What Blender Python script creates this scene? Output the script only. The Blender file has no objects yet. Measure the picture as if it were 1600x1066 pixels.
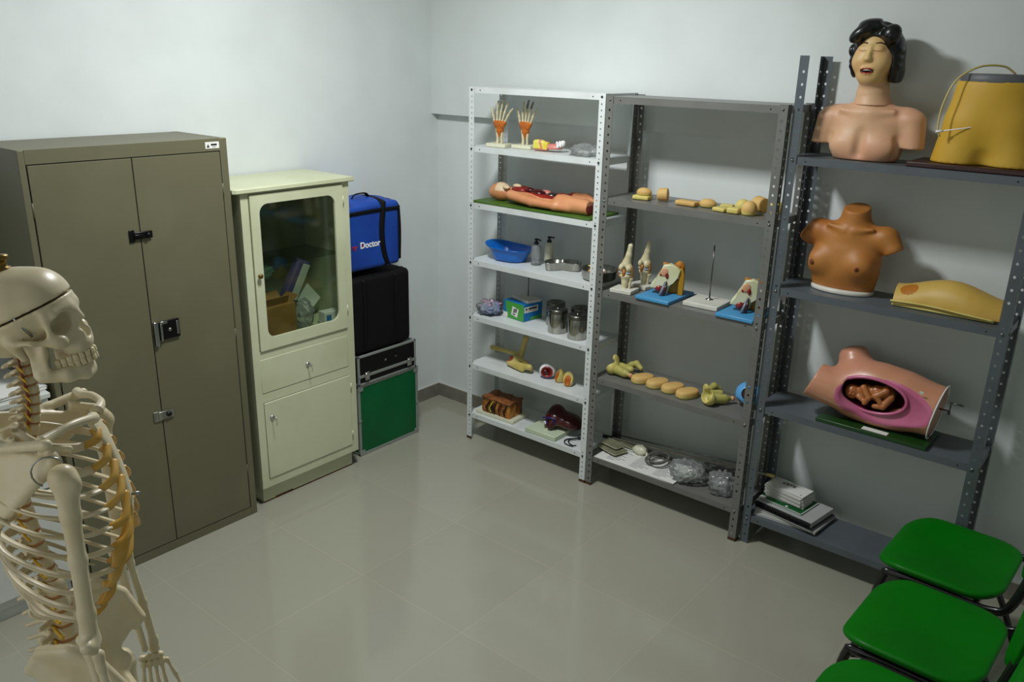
import bpy, bmesh, math, random
import numpy as np
from mathutils import Vector, Matrix, Euler
random.seed(7)
SC = bpy.context.scene
COL = SC.collection
PI = math.pi
R = math.radians

def lin(c):
    o = []
    for v in c:
        v /= 255.0
        o.append(v/12.92 if v <= .04045 else ((v+.055)/1.055)**2.4)
    return (o[0], o[1], o[2], 1.0)

# ---------------------------------------------------------------- materials
def mat(name, col, rough=.5, metal=0.0, col2=None, scale=8.0, lo=.4, hi=.65, bump=0.0, bscale=60.0, spec=.5, sss=0.0, coat=0.0, detail=4.0, stretch=(1, 1, 1)):
    m = bpy.data.materials.new(name)
    m.use_nodes = True
    nt = m.node_tree
    p = nt.nodes['Principled BSDF']
    p.inputs['Base Color'].default_value = lin(col)
    p.inputs['Roughness'].default_value = rough
    p.inputs['Metallic'].default_value = metal
    p.inputs['Specular IOR Level'].default_value = spec
    p.inputs['Coat Weight'].default_value = coat
    if sss:
        p.inputs['Subsurface Weight'].default_value = sss
        p.inputs['Subsurface Radius'].default_value = (.02, .01, .006)
    tc = nt.nodes.new('ShaderNodeTexCoord')
    mp = nt.nodes.new('ShaderNodeMapping')
    mp.inputs['Scale'].default_value = stretch
    nt.links.new(tc.outputs['Object'], mp.inputs['Vector'])
    if col2 is not None:
        n = nt.nodes.new('ShaderNodeTexNoise')
        n.inputs['Scale'].default_value = scale
        n.inputs['Detail'].default_value = detail
        r = nt.nodes.new('ShaderNodeValToRGB')
        r.color_ramp.elements[0].position = lo
        r.color_ramp.elements[1].position = hi
        r.color_ramp.elements[0].color = lin(col)
        r.color_ramp.elements[1].color = lin(col2)
        nt.links.new(mp.outputs['Vector'], n.inputs['Vector'])
        nt.links.new(n.outputs['Fac'], r.inputs['Fac'])
        nt.links.new(r.outputs['Color'], p.inputs['Base Color'])
    if bump:
        n2 = nt.nodes.new('ShaderNodeTexNoise')
        n2.inputs['Scale'].default_value = bscale
        n2.inputs['Detail'].default_value = 3
        b = nt.nodes.new('ShaderNodeBump')
        b.inputs['Strength'].default_value = bump
        b.inputs['Distance'].default_value = .002
        nt.links.new(mp.outputs['Vector'], n2.inputs['Vector'])
        nt.links.new(n2.outputs['Fac'], b.inputs['Height'])
        nt.links.new(b.outputs['Normal'], p.inputs['Normal'])
    return m

def glassy(name, col, fac=.75, rough=.1, pane=False):
    """thin clear sheet: mostly see-through with a gloss"""
    m = bpy.data.materials.new(name)
    m.use_nodes = True
    nt = m.node_tree
    for n in list(nt.nodes):
        if n.type != 'OUTPUT_MATERIAL':
            nt.nodes.remove(n)
    out = nt.nodes['Material Output']
    t = nt.nodes.new('ShaderNodeBsdfTransparent')
    t.inputs['Color'].default_value = lin(col)
    g = nt.nodes.new('ShaderNodeBsdfPrincipled')
    g.inputs['Base Color'].default_value = lin(col)
    g.inputs['Roughness'].default_value = rough
    if pane:
        nt.nodes.remove(g)
        g = nt.nodes.new('ShaderNodeBsdfGlossy')
        g.inputs['Roughness'].default_value = rough
    x = nt.nodes.new('ShaderNodeMixShader')
    x.inputs['Fac'].default_value = 1-fac
    nt.links.new(t.outputs[0], x.inputs[1])
    nt.links.new(g.outputs[0], x.inputs[2])
    nt.links.new(x.outputs[0], out.inputs['Surface'])
    return m

# ---------------------------------------------------------------- mesh tools
def catmull(pts, n=8, closed=False):
    P = [Vector(p) for p in pts]
    out = []
    L = len(P)
    rng = range(L if closed else L-1)
    for i in rng:
        if closed:
            a, b, c, d = P[(i-1) % L], P[i], P[(i+1) % L], P[(i+2) % L]
        else:
            a, b, c, d = P[max(i-1, 0)], P[i], P[i+1], P[min(i+2, L-1)]
        for k in range(n):
            t = k/n
            out.append(.5*((2*b)+(c-a)*t+(2*a-5*b+4*c-d)*t*t+(3*b-a-3*c+d)*t**3))
    if not closed:
        out.append(P[-1].copy())
    return out

def lerp(a, b, t):
    return a+(b-a)*t

def rot(e):
    return Euler([R(v) for v in e]).to_matrix()

class MB:
    def __init__(s):
        s.bm = bmesh.new()

    def _faces(s, vs, fs, mi, smooth):
        bv = [s.bm.verts.new(v) for v in vs]
        out = []
        for f in fs:
            try:
                q = s.bm.faces.new([bv[i] for i in f])
            except ValueError:
                continue
            q.material_index = mi
            q.smooth = smooth
            out.append(q)
        return bv, out

    def box(s, c, d, r=None, mi=0, bev=0.0, seg=2):
        m = rot(r) if r is not None else Matrix.Identity(3)
        vs = []
        for z in (-.5, .5):
            for y in (-.5, .5):
                for x in (-.5, .5):
                    vs.append(Vector(c)+m @ Vector((x*d[0], y*d[1], z*d[2])))
        fs = [(0, 2, 3, 1), (4, 5, 7, 6), (0, 1, 5, 4), (2, 6, 7, 3), (0, 4, 6, 2), (1, 3, 7, 5)]
        bv, f = s._faces(vs, fs, mi, False)
        if bev > 0:
            es = list({e for q in f for e in q.edges})
            g = bmesh.ops.bevel(s.bm, geom=es, offset=bev, segments=seg, affect='EDGES', profile=.5)
            for q in g['faces']:
                q.material_index = mi
                q.smooth = seg > 1
        return s

    def bx(s, x0, x1, y0, y1, z0, z1, mi=0, bev=0.0, seg=2):
        return s.box(((x0+x1)/2, (y0+y1)/2, (z0+z1)/2), (abs(x1-x0), abs(y1-y0), abs(z1-z0)), None, mi, bev, seg)

    def loft(s, rings, mi=0, cap0=True, cap1=True, smooth=True, closed=True):
        n = len(rings[0])
        vs = [v for r in rings for v in r]
        fs = []
        for i in range(len(rings)-1):
            for k in range(n if closed else n-1):
                a, b = i*n+k, i*n+(k+1) % n
                fs.append((a, b, b+n, a+n))
        if cap0:
            fs.append(tuple(reversed(range(n))))
        if cap1:
            fs.append(tuple(range((len(rings)-1)*n, len(rings)*n)))
        s._faces(vs, fs, mi, smooth)
        return s

    def tube(s, pts, r, n=8, mi=0, closed=False, flat=1.0, caps=True, up=None):
        P = [Vector(p) for p in pts]
        L = len(P)
        rr = r if isinstance(r, (list, tuple)) else [r]*L
        if len(rr) != L:
            rr = [float(np.interp(i/(L-1), np.linspace(0, 1, len(rr)), rr)) for i in range(L)]
        rings = []
        prev = None
        for i in range(L):
            if closed:
                t = P[(i+1) % L]-P[i-1]
            else:
                t = P[min(i+1, L-1)]-P[max(i-1, 0)]
            if t.length < 1e-9:
                t = Vector((0, 0, 1))
            t.normalize()
            if prev is None:
                a = Vector(up) if up is not None else (Vector((0, 0, 1)) if abs(t.z) < .9 else Vector((1, 0, 0)))
                u = (a-t*a.dot(t)).normalized()
            else:
                u = prev-t*prev.dot(t)
                u = u.normalized() if u.length > 1e-6 else prev
            prev = u
            w = t.cross(u)
            rings.append([P[i]+u*math.cos(2*PI*k/n)*rr[i]*flat+w*math.sin(2*PI*k/n)*rr[i] for k in range(n)])
        if closed:
            rings.append(rings[0])
            vs = [v for q in rings[:-1] for v in q]
            fs = []
            for i in range(L):
                j = (i+1) % L
                for k in range(n):
                    fs.append((i*n+k, i*n+(k+1) % n, j*n+(k+1) % n, j*n+k))
            s._faces(vs, fs, mi, True)
            return s
        return s.loft(rings, mi, caps, caps, True)

    def cyl(s, p0, p1, r0, r1=None, n=20, mi=0, smooth=True):
        return s.tube([p0, p1], [r0, r0 if r1 is None else r1], n, mi)

    def lathe(s, prof, c=(0, 0, 0), n=28, mi=0, r=None, sx=1.0, sy=1.0, caps=False):
        m = rot(r) if r is not None else Matrix.Identity(3)
        rings = [[Vector(c)+m @ Vector((q*sx*math.cos(2*PI*k/n), q*sy*math.sin(2*PI*k/n), z)) for k in range(n)] for q, z in prof]
        return s.loft(rings, mi, caps, caps, True)

    def ell(s, c, rad, r=None, mi=0, n=16):
        prof = [(max(math.sin(PI*i/n), 1e-3), -math.cos(PI*i/n)) for i in range(n+1)]
        m = rot(r) if r is not None else Matrix.Identity(3)
        rings = [[Vector(c)+m @ Vector((q*math.cos(2*PI*k/(n*2))*rad[0], q*math.sin(2*PI*k/(n*2))*rad[1], z*rad[2])) for k in range(n*2)] for q, z in prof]
        return s.loft(rings, mi, True, True, True)

    def prism(s, poly, z0, z1, mi=0, bev=0.0, smooth=False, M=None):
        vs = [Vector((p[0], p[1], z0)) for p in poly]+[Vector((p[0], p[1], z1)) for p in poly]
        if M is not None:
            vs = [M @ v for v in vs]
        n = len(poly)
        fs = [tuple(reversed(range(n))), tuple(range(n, 2*n))]+[(k, (k+1) % n, n+(k+1) % n, n+k) for k in range(n)]
        bv, f = s._faces(vs, fs, mi, smooth)
        f[0].smooth = f[1].smooth = False if f else False
        if bev:
            es = list({e for q in f[:2] for e in q.edges})
            g = bmesh.ops.bevel(s.bm, geom=es, offset=bev, segments=2, affect='EDGES', profile=.5)
            for q in g['faces']:
                q.material_index = mi
                q.smooth = True
        return s

    def sheet(s, fn, nu, nv, mi=0, mif=None):
        """grid surface fn(u, v) -> point"""
        vs = [fn(i/nu, j/nv) for j in range(nv+1) for i in range(nu+1)]
        fs = [(j*(nu+1)+i, j*(nu+1)+i+1, (j+1)*(nu+1)+i+1, (j+1)*(nu+1)+i) for j in range(nv) for i in range(nu)]
        bv, f = s._faces(vs, fs, mi, True)
        if mif:
            for k, q in enumerate(f):
                q.material_index = mif((k % nu+.5)/nu, (k//nu+.5)/nv)
        return s

    def raw(s, vs, fs, mi=0, smooth=True, mis=None):
        bv, f = s._faces([Vector(v) for v in vs], fs, mi, smooth)
        if mis is not None:
            for q, k in zip(f, mis):
                q.material_index = int(k)
        return s

    def build(s, name, mats, parent=None, loc=None, rz=0.0, fix=True):
        if fix:
            bmesh.ops.recalc_face_normals(s.bm, faces=s.bm.faces[:])
        me = bpy.data.meshes.new(name)
        s.bm.to_mesh(me)
        s.bm.free()
        if not isinstance(mats, (list, tuple)):
            mats = [mats]
        for m in mats:
            me.materials.append(m)
        o = bpy.data.objects.new(name, me)
        COL.objects.link(o)
        if parent is not None:
            o.parent = parent
        if loc is not None:
            o.location = loc
        if rz:
            o.rotation_euler = (0, 0, rz)
        return o

def solid(o, t, off=-1.0):
    m = o.modifiers.new('thick', 'SOLIDIFY')
    m.thickness = t
    m.offset = off
    return o

def thing(name, label, cat, loc=(0, 0, 0), rz=0.0, group=None):
    o = bpy.data.objects.new(name, None)
    COL.objects.link(o)
    o.empty_display_size = .05
    o.location = loc
    o.rotation_euler = (0, 0, rz)
    o['label'] = label
    o['category'] = cat
    if group:
        o['group'] = group
    return o

def tag(o, label, cat, group=None):
    o['label'] = label
    o['category'] = cat
    if group:
        o['group'] = group
    return o

def struct(o):
    o['kind'] = 'structure'
    return o

def dup(root, loc, rz, label, group=None):
    r = root.copy()
    COL.objects.link(r)
    r.location = loc
    r.rotation_euler = (0, 0, rz)
    r['label'] = label
    if group:
        r['group'] = group
    for ch in list(root.children):
        c = ch.copy()
        COL.objects.link(c)
        c.parent = r
        for g in list(ch.children):
            d = g.copy()
            COL.objects.link(d)
            d.parent = c
    return r

def text(name, body, size, mtl, parent, loc, rotm, ext=.0006, align='LEFT', bold=0.0, sx=1.0):
    cu = bpy.data.curves.new(name, 'FONT')
    cu.body = body
    cu.size = size
    cu.extrude = ext
    cu.offset = bold
    cu.align_x = align
    cu.align_y = 'CENTER'
    cu.materials.append(mtl)
    tmp = bpy.data.objects.new(name, cu)
    me = bpy.data.meshes.new_from_object(tmp)
    bpy.data.objects.remove(tmp)
    o = bpy.data.objects.new(name, me)
    COL.objects.link(o)
    o.parent = parent
    o.matrix_local = Matrix.Translation(loc) @ rotm.to_4x4() @ Matrix.Diagonal((sx, 1, 1, 1))
    return o

def frame_mat(xdir, ydir):
    x = Vector(xdir).normalized()
    y = Vector(ydir).normalized()
    z = x.cross(y)
    return Matrix((x, y, z)).transposed()

# ---------------------------------------------------------------- blended solids
class F:
    """distance-field solid: smooth unions and cuts of ellipsoids, capsules and boxes, meshed by surface nets"""
    def __init__(s):
        s.ops = []

    def _m(s, r):
        return None if r is None else np.array(rot(r))

    def e(s, c, rad, r=None, k=.01, op=1, sym=False):
        s.ops.append(('e', np.array(c, float), np.array(rad, float), s._m(r), k, op))
        if sym:
            c2 = (c[0], -c[1], c[2])
            r2 = None if r is None else (-r[0], r[1], -r[2])
            s.ops.append(('e', np.array(c2, float), np.array(rad, float), s._m(r2), k, op))
        return s

    def c(s, a, b, r0, r1=None, k=.01, op=1, sym=False):
        r1 = r0 if r1 is None else r1
        s.ops.append(('c', np.array(a, float), np.array(b, float), (r0, r1), k, op))
        if sym:
            s.ops.append(('c', np.array((a[0], -a[1], a[2]), float), np.array((b[0], -b[1], b[2]), float), (r0, r1), k, op))
        return s

    def path(s, pts, rr, k=.01, op=1):
        if not isinstance(rr, (list, tuple)):
            rr = [rr]*len(pts)
        for i in range(len(pts)-1):
            s.c(pts[i], pts[i+1], rr[i], rr[i+1], k, op)
        return s

    def b(s, c, h, r=None, rd=.003, k=.01, op=1, sym=False):
        s.ops.append(('b', np.array(c, float), np.array(h, float), s._m(r), rd, k, op))
        if sym:
            r2 = None if r is None else (-r[0], r[1], -r[2])
            s.ops.append(('b', np.array((c[0], -c[1], c[2]), float), np.array(h, float), s._m(r2), rd, k, op))
        return s

    def plane(s, p, n, k=.001):
        """cut away the side n points to"""
        n = np.array(n, float)
        s.ops.append(('p', np.array(p, float), n/np.linalg.norm(n), None, k, -1))
        return s

    def f(s, P):
        d = np.full(len(P), 1e3)
        for o in s.ops:
            if o[0] == 'e':
                q = P-o[1]
                if o[3] is not None:
                    q = q @ o[3]
                k0 = np.linalg.norm(q/o[2], axis=1)
                k1 = np.linalg.norm(q/(o[2]**2), axis=1)
                v = k0*(k0-1)/np.maximum(k1, 1e-9)
                k, op = o[4], o[5]
            elif o[0] == 'c':
                ab = o[2]-o[1]
                t = np.clip(((P-o[1]) @ ab)/max(ab @ ab, 1e-12), 0, 1)
                v = np.linalg.norm(P-o[1]-t[:, None]*ab, axis=1)-(o[3][0]+(o[3][1]-o[3][0])*t)
                k, op = o[4], o[5]
            elif o[0] == 'b':
                q = P-o[1]
                if o[3] is not None:
                    q = q @ o[3]
                q = np.abs(q)-o[2]+o[4]
                v = np.linalg.norm(np.maximum(q, 0), axis=1)+np.minimum(q.max(axis=1), 0)-o[4]
                k, op = o[5], o[6]
            else:
                v = -((P-o[1]) @ o[2])
                k, op = o[4], -1
            k = max(k, 1e-5)
            if op == 1:
                h = np.clip(.5+.5*(d-v)/k, 0, 1)
                d = d*(1-h)+v*h-k*h*(1-h)
            else:
                v = -v if o[0] != 'p' else -v
                h = np.clip(.5-.5*(d-v)/k, 0, 1)
                d = d*(1-h)+v*h+k*h*(1-h)
        return d

def nets(fn, lo, hi, step, M=None):
    lo = np.array(lo, float)
    hi = np.array(hi, float)
    n = np.maximum(np.ceil((hi-lo)/step).astype(int)+1, 4)
    ax = [lo[i]+np.arange(n[i])*step for i in range(3)]
    G = np.stack(np.meshgrid(*ax, indexing='ij'), -1).reshape(-1, 3)
    V = np.concatenate([fn(g) for g in np.array_split(G, max(1, len(G)//200000))]).reshape(n)
    I = V < 0
    c = np.zeros(n-1, int)
    for dx in (0, 1):
        for dy in (0, 1):
            for dz in (0, 1):
                c += I[dx:n[0]-1+dx, dy:n[1]-1+dy, dz:n[2]-1+dz]
    act = (c > 0) & (c < 8)
    idx = -np.ones(n-1, int)
    cells = np.argwhere(act)
    if not len(cells):
        return np.zeros((0, 3)), []
    idx[act] = np.arange(len(cells))
    acc = np.zeros((len(cells), 3))
    cnt = np.zeros(len(cells))
    corners = [(x, y, z) for x in (0, 1) for y in (0, 1) for z in (0, 1)]
    for a in range(8):
        for b in range(a+1, 8):
            A, B = np.array(corners[a]), np.array(corners[b])
            if np.abs(A-B).sum() != 1:
                continue
            va = V[tuple((cells+A).T)]
            vb = V[tuple((cells+B).T)]
            m = (va < 0) != (vb < 0)
            t = np.where(m, va/np.where(np.abs(va-vb) < 1e-12, 1, va-vb), 0)
            acc += np.where(m[:, None], A+(B-A)*t[:, None], 0)
            cnt += m
    verts = lo+(cells+acc/cnt[:, None])*step
    faces = []
    for d in range(3):
        u, w = (d+1) % 3, (d+2) % 3
        sl0 = [slice(None)]*3
        sl1 = [slice(None)]*3
        sl0[d] = slice(0, n[d]-1)
        sl1[d] = slice(1, n[d])
        ch = I[tuple(sl0)] != I[tuple(sl1)]
        E = np.argwhere(ch)
        E = E[(E[:, u] > 0) & (E[:, w] > 0) & (E[:, u] < n[u]-1) & (E[:, w] < n[w]-1)]
        if not len(E):
            continue
        eu = np.zeros(3, int)
        eu[u] = 1
        ew = np.zeros(3, int)
        ew[w] = 1
        q = np.stack([idx[tuple(E.T)], idx[tuple((E-eu).T)], idx[tuple((E-eu-ew).T)], idx[tuple((E-ew).T)]], 1)
        flip = ~I[tuple(E.T)]
        q[flip] = q[flip][:, ::-1]
        faces.append(q)
    faces = np.concatenate(faces)
    faces = faces[(faces >= 0).all(1)]
    return verts, faces[:, ::-1]

def sdf_obj(name, field, lo, hi, step, mats, parent=None, zone=None, loc=None, rz=0.0, warp=None, sub=0):
    fn = field.f if isinstance(field, F) else field
    v, f = nets(fn, lo, hi, step)
    zs = None
    if len(v) and zone is not None:
        zs = np.asarray(zone(v[f].mean(axis=1))).astype(int)
    if warp is not None:
        v = warp(v)
    me = bpy.data.meshes.new(name)
    me.from_pydata(v.tolist(), [], [list(map(int, q)) for q in f])
    for m in (mats if isinstance(mats, (list, tuple)) else [mats]):
        me.materials.append(m)
    me.polygons.foreach_set('use_smooth', [True]*len(me.polygons))
    if zs is not None:
        me.polygons.foreach_set('material_index', zs.tolist())
    me.update()
    o = bpy.data.objects.new(name, me)
    COL.objects.link(o)
    if parent is not None:
        o.parent = parent
    if loc is not None:
        o.location = loc
    if rz:
        o.rotation_euler = (0, 0, rz)
    return o
# ---------------------------------------------------------------- camera, light
SC.view_settings.view_transform = 'Standard'
SC.view_settings.look = 'None'
SC.view_settings.gamma = 1.0
SC.view_settings.use_curve_mapping = False
SC.view_settings.exposure = 0.0
_f, _pi, _ro, _yaw = 1311.0, R(18.664), R(1.383), R(39.10)
fw = Vector((-math.sin(_yaw)*math.cos(_pi), math.cos(_yaw)*math.cos(_pi), -math.sin(_pi)))
rg = Vector((math.cos(_yaw), math.sin(_yaw), 0))
up = rg.cross(fw)
r2 = rg*math.cos(_ro)+up*math.sin(_ro)
u2 = -rg*math.sin(_ro)+up*math.cos(_ro)
cd = bpy.data.cameras.new('camera')
cd.sensor_width = 36.0
cd.lens = _f/1600*36
cd.clip_start = .05
cam = bpy.data.objects.new('camera', cd)
COL.objects.link(cam)
Mc = Matrix((r2, u2, -fw)).transposed().to_4x4()
Mc.translation = Vector((3.750, -3.833, 2.2))
cam.matrix_world = Mc
SC.camera = cam

ld = bpy.data.lights.new('ceiling_light', 'AREA')
ld.shape = 'RECTANGLE'
ld.size = .34
ld.size_y = .34
ld.energy = 59
ld.color = (.972, .995, 1.0)
lo_ = bpy.data.objects.new('ceiling_light', ld)
lo_.location = (1.5, -1.7, 3.1)
COL.objects.link(lo_)
wd = bpy.data.lights.new('fill_light', 'AREA')  # weak fill lamp added behind the camera, no known source there
wd.shape = 'RECTANGLE'
wd.size = 1.5
wd.size_y = 1.15
wd.energy = 6
wd.color = (1.0, .985, .95)
wo = bpy.data.objects.new('fill_light', wd)
wo.location = (2.35, -4.66, 1.75)
wo.rotation_euler = (R(90), 0, 0)
COL.objects.link(wo)
w = bpy.data.worlds.new('world')
SC.world = w
w.use_nodes = True
w.node_tree.nodes['Background'].inputs['Color'].default_value = (0.02, .02, .02, 1)

# ---------------------------------------------------------------- room shell
M_wall = mat('wall_paint', (218, 224, 222), .85, col2=(212, 218, 216), scale=3, bump=.12, bscale=140, spec=.2)
M_ceil = mat('ceiling_paint', (225, 226, 224), .9)
M_base = mat('baseboard_tile', (128, 124, 113), .3, col2=(116, 112, 102), scale=14)
M_cap = mat('baseboard_grout', (190, 190, 182), .7)
M_alu0 = mat('added_frame_aluminium', (170, 172, 170), .4, .8)  # for the frame added around the fill lamp
def floor_mat():
    m = bpy.data.materials.new('porcelain_floor')
    m.use_nodes = True
    nt = m.node_tree
    p = nt.nodes['Principled BSDF']
    g = nt.nodes.new('ShaderNodeNewGeometry')
    mp = nt.nodes.new('ShaderNodeMapping')
    mp.inputs['Location'].default_value = (-.03, .55, 0)
    nt.links.new(g.outputs['Position'], mp.inputs['Vector'])
    br = nt.nodes.new('ShaderNodeTexBrick')
    br.offset = 0
    br.squash = 1
    br.inputs['Scale'].default_value = 1
    br.inputs['Brick Width'].default_value = .6
    br.inputs['Row Height'].default_value = .6
    br.inputs['Mortar Size'].default_value = .0016
    br.inputs['Mortar Smooth'].default_value = .1
    br.inputs['Bias'].default_value = 0
    br.inputs['Color1'].default_value = lin((158, 157, 141))
    br.inputs['Color2'].default_value = lin((155, 154, 138))
    br.inputs['Mortar'].default_value = lin((168, 164, 145))
    nt.links.new(mp.outputs['Vector'], br.inputs['Vector'])
    n = nt.nodes.new('ShaderNodeTexNoise')
    n.inputs['Scale'].default_value = 260
    n.inputs['Detail'].default_value = 2
    nt.links.new(g.outputs['Position'], n.inputs['Vector'])
    mx = nt.nodes.new('ShaderNodeMixRGB')
    mx.blend_type = 'OVERLAY'
    mx.inputs['Fac'].default_value = .12
    nt.links.new(br.outputs['Color'], mx.inputs['Color1'])
    nt.links.new(n.outputs['Fac'], mx.inputs['Color2'])
    nt.links.new(mx.outputs['Color'], p.inputs['Base Color'])
    p.inputs['Roughness'].default_value = .12
    p.inputs['Specular IOR Level'].default_value = .75
    n3 = nt.nodes.new('ShaderNodeTexNoise')
    n3.inputs['Scale'].default_value = 5
    nt.links.new(g.outputs['Position'], n3.inputs['Vector'])
    mr = nt.nodes.new('ShaderNodeMapRange')
    mr.inputs['To Min'].default_value = .09
    mr.inputs['To Max'].default_value = .16
    nt.links.new(n3.outputs['Fac'], mr.inputs['Value'])
    nt.links.new(mr.outputs['Result'], p.inputs['Roughness'])
    return m
RX, RY, RZ = 4.7, -4.7, 3.35
struct(MB().bx(-.12, RX+.12, RY-.12, .12, -.1, 0).build('floor', floor_mat()))
struct(MB().bx(-.12, RX+.12, RY-.12, .12, RZ, RZ+.1).build('ceiling', M_ceil))
struct(MB().bx(-.12, 0, RY-.12, .12, 0, RZ).build('wall_left', M_wall))
struct(MB().bx(0, RX, 0, .12, 0, RZ).build('wall_back', M_wall))
struct(MB().bx(RX, RX+.12, RY-.12, .12, 0, RZ).build('wall_right', M_wall))
struct(MB().bx(0, RX, RY-.12, RY, 0, RZ).build('wall_front', M_wall))
m = MB()
for a in ((1.55, 1.6, 1.12, 2.38), (3.1, 3.15, 1.12, 2.38), (1.6, 3.1, 1.12, 1.17), (1.6, 3.1, 2.33, 2.38), (2.33, 2.37, 1.17, 2.33)):
    m.bx(a[0], a[1], RY, RY+.035, a[2], a[3])
struct(m.build('added_window_frame', M_alu0))  # made-up window frame, unseen, built only to go with the fill lamp
struct(MB().bx(0, RX, -.052, 0, 1.866, RZ).build('beam_back', M_wall))
m = MB()
m.bx(0, .012, RY, 0, 0, .088, 0)
m.bx(0, .012, RY, 0, .088, .093, 1)
struct(m.build('baseboard_left', [M_base, M_cap]))
m = MB()
m.bx(.012, RX, -.012, 0, 0, .088, 0)
m.bx(.012, RX, -.012, 0, .088, .093, 1)
struct(m.build('baseboard_back', [M_base, M_cap]))

# ---------------------------------------------------------------- shelving racks
M_white = mat('white_enamel', (214, 219, 218), .4, col2=(196, 200, 196), scale=6, lo=.5, hi=.8)
M_gray = mat('gray_enamel', (110, 110, 106), .38, col2=(100, 100, 95), scale=6, lo=.45, hi=.75)
M_slate = mat('slate_enamel', (86, 93, 98), .36, col2=(78, 84, 88), scale=6, lo=.45, hi=.75)
M_bolt = mat('zinc_bolt', (150, 150, 146), .35, .9)
M_dbolt = mat('dark_bolt', (50, 50, 48), .4, .8)
M_rust = mat('rust', (92, 58, 30), .9, col2=(60, 40, 26), scale=40)

def flange(m, org, dx, w, h, pitch, hr, off, start=.02):
    """one perforated leg of an angle post: org bottom corner, dx unit direction of width"""
    org, dx = Vector(org), Vector(dx)
    upv = Vector((0, 0, 1))
    n = int((h-start*2)/pitch)
    zc = [start+pitch*(i+.5) for i in range(n)]
    def P(a, z):
        return org+dx*a+upv*z
    def quad(a0, a1, z0, z1):
        m.raw([P(a0, z0), P(a1, z0), P(a1, z1), P(a0, z1)], [(0, 1, 2, 3)], 0, False)
    quad(0, w, 0, zc[0]-pitch/2)
    quad(0, w, zc[-1]+pitch/2, h)
    for z in zc:
        z0, z1 = z-pitch/2, z+pitch/2
        vs = [P(0, z0), P(w, z0), P(w, z1), P(0, z1)]
        for k in range(8):
            a = R(-90-22.5+45*k)
            vs.append(P(off+hr*math.cos(a), z+hr*1.15*math.sin(a)))
        fs = [(0, 1, 5, 4), (1, 6, 5), (1, 2, 7, 6), (2, 8, 7), (2, 3, 9, 8), (3, 10, 9), (3, 0, 11, 10), (0, 4, 11)]
        m.raw(vs, fs, 0, False)

def rack(root, W, Dp, H, zs, mtl, pitch, hr, fl, lip, bolt, bolt_side=None, top=True, rust=False):
    """local origin: front-left foot; +x right, +y towards the wall"""
    for ix in (0, 1):
        for iy in (0, 1):
            m = MB()
            sx, sy = (1, -1)[ix], (1, -1)[iy]
            org = (ix*W, iy*Dp, 0)
            flange(m, org, (sx, 0, 0), fl, H, pitch, hr, fl*.55)
            flange(m, org, (0, sy, 0), fl, H, pitch, hr, fl*.55)
            bmesh.ops.remove_doubles(m.bm, verts=m.bm.verts[:], dist=1e-5)
            o = m.build('post', [mtl], root)
            solid(o, .0018, 0)
            if iy == 0:
                for z in zs:
                    MB().cyl((ix*W+sx*fl*.55, -.0008, z-lip*.5), (ix*W+sx*fl*.55, -.005, z-lip*.5), .0055, n=6, smooth=False).build('bolt', [bolt], o)
                    if ix and bolt_side:
                        MB().cyl((W+.0008, fl*.55, z-lip*.5), (W+.005, fl*.55, z-lip*.5), .0055, n=6, smooth=False).build('bolt', [bolt], o)
            if rust and iy == 0:
                b = MB()
                b.bx(ix*W-sx*.0014, ix*W+sx*fl, -.0014, .0005, 0, .016)
                b.bx(ix*W-sx*.0014, ix*W+sx*.0005, -.0014, fl, 0, .014)
                b.build('foot', [M_rust], o)
    for z in zs:
        m = MB()
        e = .003
        m.bx(e, W-e, e, Dp-e, z-.003, z-.0012, 0)
        m.bx(e, W-e, e, e+.0015, z-lip, z-.003, 0)
        m.bx(e, W-e, Dp-e-.0015, Dp-e, z-lip, z-.003, 0)
        m.bx(e, e+.0015, e, Dp-e, z-lip, z-.003, 0)
        m.bx(W-e-.0015, W-e, e, Dp-e, z-lip, z-.003, 0)
        for sxx in (.075, W-.075):
            m.cyl((sxx, e-.0003, z-lip*.55), (sxx, e+.0004, z-lip*.55), .0035, n=8, mi=1)
        m.build('shelf', [mtl, M_dbolt], root)

WX, WY = .610, -.381
rw = thing('shelving_rack', 'white perforated steel shelving rack with hand models on its upper shelf', 'shelving rack', (WX, WY, 0), 0, 'steel shelving racks')
WZ = [2.05, 1.743, 1.436, 1.113, .785, .487, .173]
rack(rw, .868, .286, 2.05, WZ, M_white, .0285, .0042, .036, .031, M_dbolt, rust=True)
BX, BY = 1.482, -.380
rb = thing('shelving_rack', 'gray steel shelving rack between the white one and the taller one', 'shelving rack', (BX, BY, 0), 0, 'steel shelving racks')
BZ = [2.040, 1.5645, 1.0987, .6296, .1756]
rack(rb, .883, .286, 2.043, BZ, M_gray, .038, .0055, .038, .032, M_bolt, rust=True)
CX, CY = 2.378, -.352
rc = thing('shelving_rack', 'tall slate gray rack with posts rising above its top shelf', 'shelving rack', (CX, CY, 0), 0, 'steel shelving racks')
CZ = [1.839, 1.277, .7145, .149]
rack(rc, .925, .262, 2.235, CZ, M_slate, .0495, .0052, .038, .033, M_bolt, True)

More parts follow.
